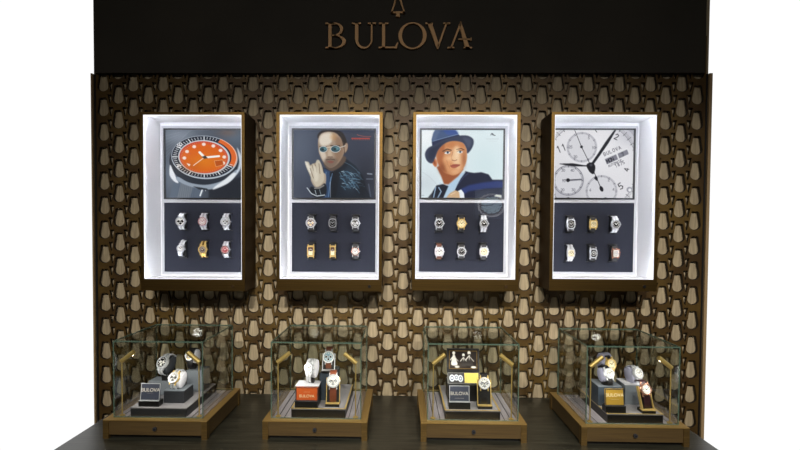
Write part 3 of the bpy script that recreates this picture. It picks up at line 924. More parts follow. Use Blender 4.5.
# ------------------------------------------------------------------ watches
def outline(shape, w, h, n=44):
    if shape == 'round':
        return circ(w / 2, n, 0, 0, h / 2)
    if shape == 'octagon':
        return [(w / 2 * math.cos(R(22.5 + 45 * i)) * 1.06, h / 2 * math.sin(R(22.5 + 45 * i)) * 1.06) for i in range(8)]
    return superel(w, h, {'square': 7, 'rect': 8, 'tonneau': 3.2, 'cushion': 3.6}[shape], n)
def scale2(p, k, kz=None):
    return [(x * k, z * (kz or k)) for x, z in p]
def make_watch(loc, rot, label, cat='watch', group=None, shape='round', w=.042, h=None, case=None, bezel=None, dial=None, hand=None, strap=None,
               link=False, sw=.021, path='wall', ring=None, chrono=False, sdial=None, lower=None, cap=None):
    """a wristwatch, dial facing -y, its dial centre at the origin"""
    h = h or w
    if path == 'wall': w, h = w * .93, h * .93
    case = case or M_SILVER; bezel = bezel or case; dial = dial or M_DIALK
    hand = hand or (M_DIALW if dial in (M_DIALK, M_DIALBR, M_RED, M_DIALB, M_DIALG) else M_DIALK)
    t = empty('wristwatch', loc, label, cat, group, rot)
    o = outline(shape, w, h)
    MB().prism(o, -.004, .005).build('watch_case', case, t, True, .0008)
    m = MB()
    m.ring(scale2(o, .97), scale2(o, .76 if shape == 'round' else .74), -.0075, -.004)
    m.build('bezel', bezel, t, True, .0004)
    if ring:
        MB().ring(scale2(o, .92), scale2(o, .8), -.0079, -.0074).build('bezel_insert', ring, t)
    m = MB()
    m.prism(scale2(o, .78), -.0055, -.0042)
    for k in range(12):
        a = 2 * math.pi * k / 12
        T = Matrix.Rotation(-a, 4, 'Y')
        rr = min(w, h) * .34
        m.box(-.0007 if k % 3 else -.0011, .0007 if k % 3 else .0011, -.0061, -.0055, rr - .004, rr, 1, T)
    if chrono:
        for cx, cz in ((-.0085, 0), (.0085, 0), (0, -.0085)):
            m.ring(circ(.0048, 20, cx, cz), circ(.0038, 20, cx, cz), -.006, -.0055, 1)
            m.prism(circ(.0037, 20, cx, cz), -.0058, -.0055, 2)
    if lower:
        m.box(-w * .3, w * .3, -.0068, -.0055, -h * .34, 0, 2)
    m.build('dial', [dial, hand, sdial or lower or dial], t)
    if not lower:
        m = MB()
        m.box(-.0009, .0009, -.0068, -.0062, -.002, min(w, h) * .2, 0, Matrix.Rotation(R(-55), 4, 'Y'))
        m.box(-.0007, .0007, -.0074, -.0069, -.003, min(w, h) * .31, 0, Matrix.Rotation(R(52), 4, 'Y'))
        m.tube((0, -.0076, 0), (0, -.006, 0), .0016, n=12)
        m.build('hands', hand, t)
    MB().tube((w / 2 - .001, 0, 0), (w / 2 + .0035, 0, 0), .0024, n=12).build('crown', case, t, True)
    for sx in (-1, 1):
        for sz in (-1, 1):
            x = sx * (sw / 2 + .0012)
            m = MB()
            m.prism([(x - .0016, sz * h * .36), (x + .0016, sz * h * .36), (x + .0016, sz * (h / 2 + .006)), (x - .0016, sz * (h / 2 + .005))], -.001, .005)
            m.build('lug', case, t)
    # strap
    st = strap or M_STRAPK
    if path == 'wall':
        z0, z1, dep = h / 2 - .001, .0335, .028
        up = [(0.0015, z0), (.003, z0 + .004), (.008, z1 - .002), (.016, z1 + .0005), (dep, z1 + .0005)] if z1 > z0 + .004 else [(0.0015, z0), (.006, z0 + .004), (.016, z0 + .006), (dep, z0 + .006)]
    else:
        up = [(.0015, h / 2 - .002), (.004, h / 2 + .005), (.010, h / 2 + .011), (.018, h / 2 + .0145), (.028, h / 2 + .014), (.036, h / 2 + .010)]
    dn = [(y, -z) for y, z in up]
    if path == 'long':
        k = cap or .05
        dn = [(.0015, -h / 2 + .002), (.002, -h / 2 - .006), (.003, -h / 2 - k * .45), (.006, -h / 2 - k * .85), (.010, -h / 2 - k)]
    for q, flip in ((up, -1), (dn, 1)):
        if link:
            m = MB()
            L = [0]
            for a, b in zip(q[:-1], q[1:]):
                L.append(L[-1] + math.hypot(b[0] - a[0], b[1] - a[1]))
            n = max(3, int(L[-1] / .0062))
            for i in range(n):
                s_ = (i + .5) / n * L[-1]
                j = max(jj for jj in range(len(q) - 1) if L[jj] <= s_)
                f = (s_ - L[j]) / (L[j + 1] - L[j])
                y = q[j][0] + f * (q[j + 1][0] - q[j][0])
                z = q[j][1] + f * (q[j + 1][1] - q[j][1])
                ang = math.atan2(q[j + 1][0] - q[j][0], abs(q[j + 1][1] - q[j][1]) + 1e-6)
                T = Matrix.Translation((0, y, z)) @ Matrix.Rotation(-ang if q is up else ang, 4, 'X')
                hl = L[-1] / n * .46
                for a0, a1 in ((-.5, -.19), (-.17, .17), (.19, .5)):
                    m.box(a0 * sw, a1 * sw, -.0016, .0016, -hl, hl, 0 if a0 != -.17 else 1, T)
        else:
            m = MB()
            m.band(q, sw, .0022 * flip)
        m.build('strap', [st, cap_mat(st)] if link else st, t, not link)
    return t
def cap_mat(m):
    return {M_STEEL_S: M_SILVER, M_SILVER: M_STEEL_S, M_GOLD_S: M_GOLD, M_GOLD: M_GOLD_S}.get(m, m)

HOLD = {}
def wall_holder(loc, label, group):
    t = empty('watch_holder', loc, label, 'watch holder', group)
    if not HOLD:
        m = MB()
        pts = [(-.0, -.030), (-.0, .030)]
        prof = [(0, -.030), (-.012, -.029), (-.021, -.020), (-.0245, -.008), (-.0245, .008), (-.021, .020), (-.012, .029), (0, .030)]
        V = [(-.013, y, z) for y, z in prof] + [(.013, y, z) for y, z in prof]
        n = len(prof)
        F = [tuple(range(n)), tuple(range(2 * n - 1, n - 1, -1))] + [(i, i + n, (i + 1) % n + n, (i + 1) % n) for i in range(n)]
        m.add(V, F)
        a = m.build('holder_body', M_HOLDER, t, bevel=.0015)
        b = MB().box(-.0185, .0185, -.012, 0, .0345, .0385).build('holder_bar', M_HOLDER, t, bevel=.0008)
        c = MB().box(-.0185, .0185, -.012, 0, -.0385, -.0345).build('holder_bar', M_HOLDER, t, bevel=.0008)
        HOLD['p'] = [a, b, c]
    else:
        for p in HOLD['p']:
            q = p.copy()
            col.objects.link(q)
            q.parent = t
    return t

# ------------------------------------------------------------------ four lit wall showcases
FRY = 1.86                  # their front plane
def wall_case(cx_px, pic, order, lock_lab):
    c0 = at(cx_px, 196.8, FRY)
    k = FRY / FPX
    W2, OW2 = .2018, .2145
    zt, zb = at(cx_px, 114.6, FRY).z, at(cx_px, 279.3, FRY).z
    ozt, ozb = zt + .0105, zb - .0475
    # the label names what the screen of each showcase shows
    t = empty('wall_showcase', (c0.x, WALLY, ozb), order[0], 'showcase', 'lit showcases on the patterned wall')
    def z(v): return v - ozb
    y0, y1 = FRY - WALLY, -.001
    # shell: four bronze sides
    m = MB()
    m.box(-OW2, -OW2 + .006, y0 + .004, y1, 0, z(ozt))
    m.box(OW2 - .006, OW2, y0 + .004, y1, 0, z(ozt))
    m.box(-OW2 + .006, OW2 - .006, y0 + .004, y1, z(ozt) - .004, z(ozt))
    m.box(-OW2 + .006, OW2 - .006, y0 + .004, y1, 0, .006)
    m.build('shell', M_BRONZE_D, t)
    m = MB()
    m.box(-OW2, -W2, y0, y0 + .0035, 0, z(ozt))
    m.box(W2, OW2, y0, y0 + .0035, 0, z(ozt))
    m.box(-W2, W2, y0, y0 + .0035, z(zt), z(ozt))
    m.box(-W2, W2, y0, y0 + .0035, 0, z(zb))
    m.build('front_frame', M_BRONZE, t)
    # white lining
    m = MB()
    m.box(-W2 - .004, -W2, y0 + .004, y1, z(zb) - .004, z(zt) + .004)
    m.box(W2, W2 + .004, y0 + .004, y1, z(zb) - .004, z(zt) + .004)
    m.box(-W2, W2, y0 + .004, y1, z(zt), z(zt) + .004)
    m.box(-W2, W2, y0 + .004, y1, z(zb) - .004, z(zb))
    m.box(-W2, W2, y1 - .004, y1, z(zb), z(zt))
    m.build('lining', M_WHITE, t)
    m = MB()
    e, g = .0032, .0045
    yb, yc = y0 + .0045, y0 + .0045 + g
    X0, X1, Z0, Z1 = -W2 + .0002, W2 - .0002, z(zb) + .0002, z(zt) - .0002
    o_ = [(X0, Z0), (X1, Z0), (X1, Z1), (X0, Z1)]
    i_ = [(X0 + e, Z0 + e), (X1 - e, Z0 + e), (X1 - e, Z1 - e), (X0 + e, Z1 - e)]
    V = [(x, yb, zz) for x, zz in o_] + [(x, yb, zz) for x, zz in i_] + [(x, yc, zz) for x, zz in o_]
    for k in range(4):
        j = (k + 1) % 4
        m.f += [(k, j, 4 + j, 4 + k), (4 + k, 4 + j, 8 + j, 8 + k), (8 + k, 8 + j, j, k)]
        m.m += [1, 0, 1]
    m.v = V
    m.build('led_strip', [M_LED, M_LEDH], t)
    # mounting board with screen above and fabric panel below
    BY = 1.985                                            # picture plane
    by = BY - WALLY
    hw = 42.2 * BY / FPX
    cx = c0.x
    ppx = 400 + cx / BY * FPX
    A = {n: z(at(ppx, py, BY).z) for n, py in (('t', 128.3), ('m0', 199.4), ('m1', 202.8), ('b', 271.9))}
    mz0, mz1 = A['b'] - .012, A['t'] + .012
    MB().box(-hw - .012, hw + .012, by + .006, by + .0098, mz0, mz1).build('mounting_board', M_BOARD, t, bevel=.001)
    fr = MB()
    fr.ring([(-hw, A['m0']), (hw, A['m0']), (hw, A['t']), (-hw, A['t'])], [(-hw + .008, A['m0'] + .007), (hw - .008, A['m0'] + .007), (hw - .008, A['t'] - .007), (-hw + .008, A['t'] - .007)], by, by + .006)
    fo = fr.build('screen_bezel', M_BEZEL, t)
    pic().mesh('screen', -hw + .007, A['m0'] + .006, hw - .007, A['t'] - .006, by + .003, t)
    MB().box(-hw + .001, hw - .001, by + .001, by + .006, A['b'], A['m1']).build('fabric_panel', M_FABRIC, t)
    # glazed door and lock
    MB().box(-W2, W2, y0 + .001, y0 + .0022, z(zb), z(zt)).build('glass_pane', M_GLASS_BOX, t)
    MB().tube((OW2 - .05, y0 - .004, .02), (OW2 - .05, y0 + .001, .02), .006, n=20).build('lock', M_BLACK if lock_lab else M_BRONZE_D, t, True)
    return t, by + WALLY

W_S, W_G = M_SILVER, M_GOLD
def wall_watches(spots, pivot, rows, panel_word, specs, face_y):
    grp = 'black holders in the showcase with the %s on screen' % panel_word
    dirs = ['upper left', 'upper middle', 'upper right', 'lower left', 'lower middle', 'lower right']
    for i, (px, py) in enumerate(spots):
        p = at(px, py, face_y + .001)
        wall_holder((p.x, p.y, p.z), 'black watch holder at %s of the slate panel under the %s picture' % (dirs[i], panel_word), 'watch holders in the wall showcases')
        kw = dict(specs[i])
        lab = kw.pop('label')
        tilt = kw.pop('tilt', 0)
        dx = kw.pop('dx', 0)
        make_watch((p.x + dx, p.y - .031, p.z + kw.pop('dz', 0)), (0, R(tilt), 0), lab, 'watch', 'watches in the wall showcases', **kw)

t1, fy = wall_case(192.3, pic_diver, ['bronze framed lit showcase at far left with orange watch on its screen'], False)
t2, fy = wall_case(329.2, pic_leather, ['bronze framed lit showcase showing a man in dark glasses and leather jacket'], True)
t3, fy = wall_case(466.0, pic_hat, ['bronze framed lit showcase showing a man in a blue hat'], False)
t4, fy = wall_case(604.6, pic_chrono, ['bronze framed lit showcase at far right with white chronograph dial on its screen'], True)

wall_watches([(184.3, 221.5), (206, 221.5), (228.3, 221.8), (184.3, 249.2), (206, 249.2), (228.3, 249.4)], 0, 0, 'orange watch', [
    dict(label='silver chronograph with pale dial, upper left watch under the orange watch picture', w=.046, dial=M_DIALW, sdial=M_DIALK, chrono=True, ring=M_DIALG, strap=M_STEEL_S, link=True),
    dict(label='steel bracelet watch with red rimmed pale dial, upper middle under the orange watch picture', w=.042, dial=M_DIALW, ring=M_RED, strap=M_STEEL_S, link=True, case=M_STEEL_S, hand=M_RED),
    dict(label='silver watch with grey dial, upper right under the orange watch picture', w=.044, dial=M_DIALG, sdial=M_DIALK, chrono=True, strap=M_STEEL_S, link=True),
    dict(label='small tilted silver watch with white dial, lower left under the orange watch picture', w=.036, dial=M_DIALW, tilt=12, dz=.005, strap=M_STEEL_S, link=True, sw=.018),
    dict(label='gold bracelet watch with dark brown dial, lower middle under the orange watch picture', w=.040, dial=M_DIALBR, case=M_GOLD_S, bezel=M_GOLD_S, strap=M_GOLD_S, link=True),
    dict(label='steel watch with dark red dial and pink rim, lower right under the orange watch picture', w=.041, dial=M_RED, ring=M_ROSE, strap=M_STEEL_S, link=True)], fy)
wall_watches([(312.2, 223), (333.8, 223.2), (356, 223.4), (312.2, 250.8), (333.8, 250.9), (356, 251)], 0, 0, 'leather jacket man', [
    dict(label='silver chronograph with bronze brown dial on black strap, upper left under the leather jacket picture', w=.046, dial=M_DIALBR, chrono=True, sdial=M_GOLD_S),
    dict(label='all black cushion shaped watch, upper middle under the leather jacket picture', shape='tonneau', w=.038, h=.044, case=M_BLK_D, dial=M_DIALK, hand=M_DIALG, ring=M_DIALG),
    dict(label='silver watch with black dial on black strap, upper right under the leather jacket picture', w=.042, dial=M_DIALK, chrono=True, sdial=M_DIALG),
    dict(label='wide gold rectangular watch with dark upper half, lower left under the leather jacket picture', shape='rect', w=.032, h=.052, case=M_GOLD_S, dial=M_DIALBR, lower=M_CREAM, strap=M_STRAPK),
    dict(label='narrow gold rectangular watch with dark upper half, lower middle under the leather jacket picture', shape='rect', w=.026, h=.052, case=M_GOLD_S, dial=M_DIALBR, lower=M_CREAM, strap=M_STRAPK),
    dict(label='rose rimmed watch with pale dial on black strap, lower right under the leather jacket picture', w=.040, dial=M_DIALW, bezel=M_ROSE, case=M_SILVER)], fy)
wall_watches([(438.6, 223.5), (460.5, 223.6), (482.6, 223.7), (438.6, 251.2), (460.5, 251.2), (482.6, 251.3)], 0, 0, 'hat man', [
    dict(label='steel watch with grey bezel and black dial, upper left under the blue hat picture', w=.043, dial=M_DIALK, ring=M_DIALG),
    dict(label='gold watch with cream dial on black strap, upper middle under the blue hat picture', w=.043, dial=M_CREAM, case=M_GOLD_S),
    dict(label='steel bracelet watch with black dial, upper right under the blue hat picture', w=.041, dial=M_DIALK, strap=M_STEEL_S, link=True),
    dict(label='white dialled cushion watch on brown strap, lower left under the blue hat picture', shape='cushion', w=.042, dial=M_DIALW, strap=M_BROWN, case=M_STEEL_S),
    dict(label='eight sided silver watch with black dial, lower middle under the blue hat picture', shape='octagon', w=.042, dial=M_DIALK, bezel=M_STEEL_S),
    dict(label='cushion shaped watch with cream dial on black strap, lower right under the blue hat picture', shape='cushion', w=.041, dial=M_CREAM, case=M_STEEL_S)], fy)
wall_watches([(568, 224.2), (590.1, 224.3), (612.1, 224.4), (568, 252.8), (590.1, 252.9), (612.1, 253.0)], 0, 0, 'chronograph', [
    dict(label='silver tonneau watch with dark dial on black strap, upper left under the chronograph picture', shape='tonneau', w=.038, h=.046, dial=M_DIALK),
    dict(label='square gold watch with cream dial, upper middle under the chronograph picture', shape='square', w=.034, h=.036, dial=M_CREAM, case=M_GOLD_S),
    dict(label='steel bracelet watch with round dark dial, upper right under the chronograph picture', w=.042, dial=M_DIALK, strap=M_STEEL_S, link=True, ring=M_DIALG),
    dict(label='two tone bracelet watch with cream square dial, lower left under the chronograph picture', shape='square', w=.035, h=.038, dial=M_CREAM, case=M_STEEL_S, strap=M_STEEL_S, link=True),
    dict(label='silver rectangular watch with black dial, lower middle under the chronograph picture', shape='tonneau', w=.034, h=.045, dial=M_DIALK),
    dict(label='rose gold square watch with pale pink dial, lower right under the chronograph picture', shape='square', w=.034, h=.040, dial=M_DIALW, case=M_ROSE)], fy)

# ------------------------------------------------------------------ glass cases on the counter
def on_z(px, py, zz):
    d = CM.to_3x3() @ Vector(((px - PPX) / FPX, -(py - PPY) / FPX, -1.0))
    o = CM.translation
    return o + d * ((zz - o.z) / d.z)
BH = .065
HW, DP = .181, .332
def glass_case(px, py, label):
    p = on_z(px, py, ZC)
    t = empty('glass_display_case', (p.x, p.y + DP / 2, ZC), label, 'display case', 'glass cases on the dark counter')
    h = DP / 2
    g = .0195
    # base: four side panels above a dark toe, corner posts, flat rim
    m = MB()
    m.box(-HW + g, HW - g, -h + .003, -h + .012, .013, BH - .003)
    m.box(-HW + g, HW - g, h - .012, h - .003, .013, BH - .003)
    m.box(-HW + .003, -HW + .012, -h + g, h - g, .006, BH - .003)
    m.box(HW - .012, HW - .003, -h + g, h - g, .006, BH - .003)
    m.build('base_panel', M_BASE, t)
    MB().box(-HW + .014, HW - .014, -h + .016, h - .014, 0, .05).build('toe', M_BLACK, t)
    for sx in (-1, 1):
        for sy in (-1, 1):
            x0, x1 = sorted((sx * HW, sx * (HW - g)))
            y0, y1 = sorted((sy * h, sy * (h - g)))
            MB().box(x0, x1, y0, y1, 0, BH - .003).build('corner_post', M_BASE_L, t)
    m = MB()
    r = .026
    m.box(-HW, HW, -h, -h + r, BH - .003, BH)
    m.box(-HW, HW, h - r, h, BH - .003, BH)
    m.box(-HW, -HW + r, -h + r, h - r, BH - .003, BH)
    m.box(HW - r, HW, -h + r, h - r, BH - .003, BH)
    m.build('rim', M_RIM, t)
    d = MB().box(-HW + r, HW - r, -h + r, h - r, .05, BH - .001).build('deck', M_DECK, t)
    m = MB()
    for x in (.113, .135, -.113, -.135):
        m.box(x - .0014, x + .0014, -h + r, h - r, BH - .001, BH - .0004)
    m.build('deck_groove', M_GROOVE, t)
    # lock
    l = MB().tube((.0, -h + .004, .036), (.0, -h - .004, .036), .0065, n=20).build('lock', M_BLK_D, t, True)
    MB().tube((0, -h - .0042, .036), (0, -h - .005, .036), .003, n=14).build('keyhole', M_BLACK, l)
    # glass cover
    gi = .0245
    gx, gy = HW - gi, h - gi
    gh = .266
    c = MB()
    e = .003
    c.box(-gx, gx, -gy, -gy + .001, BH, BH + gh)
    c.box(-gx, gx, gy - .001, gy, BH, BH + gh)
    c.box(-gx, -gx + .001, -gy + .001, gy - .001, BH, BH + gh)
    c.box(gx - .001, gx, -gy + .001, gy - .001, BH, BH + gh)
    c.box(-gx, gx, -gy, gy, BH + gh, BH + gh + .001)
    cv = c.build('glass_cover', M_GLASS, t)
    m = MB()
    w = .0016
    for sx in (-1, 1):
        for sy in (-1, 1):
            m.box(sx * gx - w, sx * gx + w, sy * gy - w, sy * gy + w, BH, BH + gh + .003)
    for sy in (-1, 1):
        m.box(-gx + w, gx - w, sy * gy - w, sy * gy + w, BH + gh - .0015, BH + gh + .003)
        m.box(-gx + w, gx - w, sy * gy - .001, sy * gy + .001, BH, BH + .003)
    for sx in (-1, 1):
        m.box(sx * gx - w, sx * gx + w, -gy + w, gy - w, BH + gh - .0015, BH + gh + .003)
    m.build('glass_edge', M_GEDGE, cv)
    return t, p.x, p.y
def riser(X, Yf, px0, px1, label, edge):
    ps = on_z(px0, 417 if px0 < 200 else 418, ZC + BH)
    Y = Yf + .033
    x0, x1 = at(px0, 400, Y).x, at(px1, 400, Y).x
    hw, dp, hh = (x1 - x0) / 2, .262, .0325
    t = empty('display_riser', ((x0 + x1) / 2, Y + dp / 2, ZC + BH - .001), label, 'riser', 'low risers in the glass cases')
    MB().box(-hw + .001, hw - .001, -dp / 2 + .001, dp / 2 - .001, 0, hh - .004).build('riser_body', M_BLK_D if edge else M_BLACK, t)
    MB().box(-hw, hw, -dp / 2, dp / 2, hh - .004, hh).build('riser_top', M_RISER_TOP, t, bevel=.0006)
    if not edge:
        m = MB()
        e = .005
        m.box(-hw - .0006, hw + .0006, -dp / 2 - .0006, -dp / 2 + e, hh, hh + .0008)
        m.box(-hw - .0006, -hw + e, -dp / 2 + e, dp / 2, hh, hh + .0008)
        m.box(hw - e, hw + .0006, -dp / 2 + e, dp / 2, hh, hh + .0008)
        m.build('gold_trim', M_GOLD_S, t)
    return ZC + BH - .001 + hh
def block(px0, px1, pyt, Y, dep, zb, m, label, top=None):
    x0, x1, z1 = at(px0, 390, Y).x, at(px1, 390, Y).x, at((px0 + px1) / 2, pyt, Y).z
    hw = (x1 - x0) / 2
    t = empty('display_block', ((x0 + x1) / 2, Y + dep / 2, zb), label, 'display block')
    MB().box(-hw, hw, -dep / 2, dep / 2, 0, z1 - zb - .0025).build('block_body', m, t, bevel=.001)
    MB().box(-hw - .0005, hw + .0005, -dep / 2 - .0005, dep / 2, z1 - zb - .0025, z1 - zb).build('block_top', top or m, t)
    return z1
def sign_card(px0, px1, pyt, pyb, Y, zb, face, ink, label, lines, frame=M_STEEL_S, lean=13):
    """little sign: a dark foot with a framed card leaning back on it"""
    x0, x1 = at(px0, 395, Y).x, at(px1, 395, Y).x
    hw = (x1 - x0) / 2
    H = (pyb - pyt) * Y / FPX / math.cos(R(lean)) * 1.0
    fh = max(.012, at(px0, pyb, Y).z - zb)
    t = empty('brand_card', ((x0 + x1) / 2, Y, zb), label, 'sign card')
    MB().box(-hw - .002, hw + .002, -.008, .024, 0, fh).build('foot', M_BLACK, t, bevel=.001)
    MB().box(-hw - .002, hw + .002, -.008, -.004, fh, fh + .001).build('foot_edge', frame, t)
    T = Matrix.Translation((0, 0, fh)) @ Matrix.Rotation(R(-lean), 4, 'X')
    m = MB()
    m.box(-hw, hw, 0, .005, 0, H, 0, T)
    c = m.build('card', face, t)
    m = MB()
    m.ring([(-hw, 0), (hw, 0), (hw, H), (-hw, H)], [(-hw + .0022, .0022), (hw - .0022, .0022), (hw - .0022, H - .0022), (-hw + .0022, H - .0022)], -.0008, 0, 0, T)
    m.build('card_border', frame, c)
    for body, size, fz, sx in lines:
        loc = T @ Vector((0, -.0002, H * fz))
        text_mesh('lettering', body, size, ink, c, loc, (R(90 - lean), 0, 0), ext=.0003, sx=sx)
    return t
def cushion(px, py, Y, ztop, label, m=None, tilt=-25, yaw=0, w=.036, b=.031):
    """padded oval watch cushion on a small foot; returns the dial point"""
    p = at(px, py, Y)
    t = empty('watch_cushion', (p.x, p.y, ztop), label, 'watch cushion')
    Tm = Matrix.Translation((0, 0, p.z - ztop)) @ Matrix.Rotation(R(yaw), 4, 'Z') @ Matrix.Rotation(R(tilt), 4, 'X')
    n = 30
    V, F = [], []
    secs = [(-1, .80), (-.93, .93), (-.7, 1), (.7, 1), (.93, .93), (1, .80)]
    for sx, k in secs:
        for i in range(n):
            a = 2 * math.pi * i / n
            V.append((sx * w / 2, .0245 + .0195 * k * math.cos(a), b * k * math.sin(a)))
    for j in range(len(secs) - 1):
        for i in range(n):
            F.append((j * n + i, j * n + (i + 1) % n, (j + 1) * n + (i + 1) % n, (j + 1) * n + i))
    F += [tuple(range(n)), tuple(range(len(secs) * n - 1, (len(secs) - 1) * n - 1, -1))]
    mb = MB()
    mb.add(V, F, 0, Tm)
    mb.build('pad', m or M_CUSH, t, True)
    q = Tm @ Vector((0, .0245, -b * .55))
    MB().box(q.x - .010, q.x + .010, q.y - .010, q.y + .010, 0, max(.004, q.z)).build('foot', M_BLACK, t, bevel=.001)
    return (p.x, p.y, p.z), (R(tilt), 0, R(yaw))
def easel(px, py, pyb, Y, zb, label, edge, hw=.019, tilt=-18, yaw=0):
    """black leaning watch stand with a thin coloured edge, dial point at px,py"""
    p = at(px, py, Y)
    L = (pyb - py) * Y / FPX / math.cos(R(tilt))
    t = empty('watch_easel', (p.x, p.y, zb), label, 'watch stand')
    Tm = Matrix.Translation((0, 0, p.z - zb)) @ Matrix.Rotation(R(yaw), 4, 'Z') @ Matrix.Rotation(R(tilt), 4, 'X')
    low = -(p.z - zb - .012) / math.cos(R(tilt))
    MB().box(-hw, hw, .010, .014, low, .010, 0, Tm).build('back_plate', M_BLACK, t)
    m = MB()
    m.box(hw, hw + .0025, .004, .016, low, .012, 0, Tm)
    m.box(-hw - .0025, -hw, .004, .016, low, .012, 0, Tm)
    m.build('side_edge', edge, t)
    q = Tm @ Vector((0, .008, low))
    MB().box(-hw - .003, hw + .003, q.y - .014, q.y + .024, 0, .010).build('foot', M_BLACK, t, bevel=.001)
    MB().box(-hw - .003, hw + .003, q.y - .014, q.y + .010, .010, .0118).build('foot_trim', edge, t)
    return (p.x, p.y, p.z), (R(tilt), 0, R(yaw)), -low - .004
LAMP = {}
def lamp(X, Yf, side, word):
    sgn = -1 if side == 'left' else 1
    x = X + sgn * .137
    t = empty('case_lamp', (x, Yf + .040, ZC + BH - .001), 'gold tube lamp at the %s front corner inside the %s glass case' % (side, word), 'lamp', 'gold lamps inside the glass cases')
    H = .196
    if side not in LAMP:
        a = MB().tube((0, 0, 0), (0, 0, .004), .009, n=24).build('base', M_GOLD_S, t, True)
        b = MB().tube((0, 0, .004), (0, 0, H), .0022, n=12).build('post', M_GOLD_S, t, True)
        p0, p1 = Vector((sgn * .002, 0, H - .003)), Vector((-sgn * .041, .004, H + .031))
        c = MB().tube(p0, p1, .0078, n=24).build('lamp_head', M_GOLD_S, t, True)
        d = (p1 - p0).normalized()
        pm = p0.lerp(p1, .8) + Vector((0, .0052, -.0052))
        e = MB().tube(pm, pm + Vector((0, .0012, -.0018)), .0035, n=16).build('bulb', M_BULB, c)
        LAMP[side] = [a, b, c, e]
    else:
        a, b, c, e = LAMP[side]
        for q in (a, b, c):
            k = q.copy(); col.objects.link(k); k.parent = t
        ke = e.copy(); col.objects.link(ke); ke.parent = k
    spot('case_lamp_beam', (x - sgn * .03, Yf + .036, ZC + BH + H - .022), (X, Yf + .15, ZC + BH + .06), .8, 125, .6, (1, .95, .88), .02)
    return t

# --- leftmost case
t, X, Yf = glass_case(154.8, 439.3, 'glass topped bronze display case at far left, with the slate card and three watches')
zr = riser(X, Yf, 130, 186.5, 'charcoal riser carrying a slate card and three watches in the far left case', True)
for s_ in ('left', 'right'): lamp(X, Yf, s_, 'far left')
sign_card(140, 159.3, 383.6, 400.3, Yf + .050, zr, M_CARD_D, M_CARD_T, 'slate grey card with pale lettering on a black foot in the far left case', [('BULOVA', .0175, .60, 1), ('ACCUTRON', .005, .34, 1.1)][:1] + [('_______', .006, .46, 1)], lean=10)
z1 = block(163.7, 184, 390.6, Yf + .078, .075, zr, M_BLK_D, 'low charcoal block under the gold toned watch in the far left case', M_BLK_G)
z2 = block(148.5, 172, 381.5, Yf + .155, .06, zr, M_BLK_G, 'wide grey block under the large chronograph in the far left case')
z3 = block(186.5, 203.5, 370.5, Yf + .200, .06, zr, M_BLK_G, 'tall grey block under the small black watch in the far left case')
p, r_ = cushion(174.3, 377.8, Yf + .094, z1, 'pale lilac cushion under the white dialled watch in the far left case', M_CUSHW, -30, -14, w=.044)
make_watch(p, r_, 'gold and steel watch with white three register dial, foremost in the far left case', path='cuff', w=.040, dial=M_DIALW, chrono=True, sdial=M_DIALK, case=M_GOLD_S, bezel=M_STEEL_S, strap=M_STEEL_S, link=True)
p, r_ = cushion(163, 362.5, Yf + .165, z2, 'dark cushion under the large chronograph in the far left case', M_BLK_D, -32, -24, w=.042, b=.034)
make_watch(p, r_, 'large steel chronograph with black dial on the wide grey block in the far left case', path='cuff', w=.050, dial=M_DIALK, chrono=True, sdial=M_DIALW, ring=M_DIALG, strap=M_STEEL_S, link=True, sw=.024)
p, r_ = cushion(190, 356.2, Yf + .205, z3, 'pale cushion under the small black watch on the tall block in the far left case', M_CUSHW, -12, -10, w=.038, b=.027)
make_watch(p, r_, 'small black watch with gold markers and black strap on the tall grey block', path='long', cap=.028, w=.034, dial=M_DIALK, hand=M_GOLD_S, case=M_BLK_D, bezel=M_STEEL_S)

# --- second case
t, X, Yf = glass_case(314.6, 440.3, 'glass topped bronze display case with the orange card, second from left')
zr = riser(X, Yf, 291, 345.6, 'black riser with gold trim under the orange card', False)
for s_ in ('left', 'right'): lamp(X, Yf, s_, 'orange card')
z1 = block(295.5, 318.5, 385.8, Yf + .062, .06, zr, M_BLACK, 'black block with pale top behind the orange card', M_CUSHW)
sign_card(295.8, 317.6, 387.2, 400.6, Yf + .046, zr, M_ORANGE, M_CARD_TD, 'orange card with pale lettering on a black foot', [('ACCUTRON', .009, .66, .9), ('BULOVA', .014, .34, 1)][1:] + [('________', .006, .70, 1)], frame=M_BLK_D, lean=4)
z2 = block(319.5, 336, 374, Yf + .115, .10, zr, M_BLK_B, 'tall slate blue block in the orange card case')
p, r_ = cushion(309.3, 368, Yf + .085, z1, 'pale cushion above the orange card', M_CUSHW, -16, -16, w=.040, b=.034)
make_watch(p, r_, 'silver watch with white dial and pale bracelet above the orange card', path='long', cap=.032, w=.034, dial=M_DIALW, strap=M_STEEL_S, case=M_STEEL_S, link=True, sw=.018)
p, r_, L = easel(328.6, 356.8, 373.5, Yf + .135, z2, 'black easel with steel edges on the tall slate blue block', M_STEEL_S, hw=.021, tilt=-12)
make_watch(p, r_, 'steel diver with blue grey dial on brown leather strap, topmost in the orange card case', path='long', cap=L - .022, w=.045, dial=M_DIALB, ring=M_DIALW, chrono=True, sdial=M_DIALK, strap=M_BROWN)
p, r_, L = easel(333.2, 381, 402, Yf + .075, zr, 'black easel with gold edges beside the orange card', M_GOLD_S, hw=.022, tilt=-14, yaw=4)
make_watch(p, r_, 'steel chronograph with white dial on tan leather strap beside the orange card', path='long', cap=L - .022, w=.047, dial=M_DIALW, chrono=True, sdial=M_DIALG, strap=M_TAN, sw=.024)

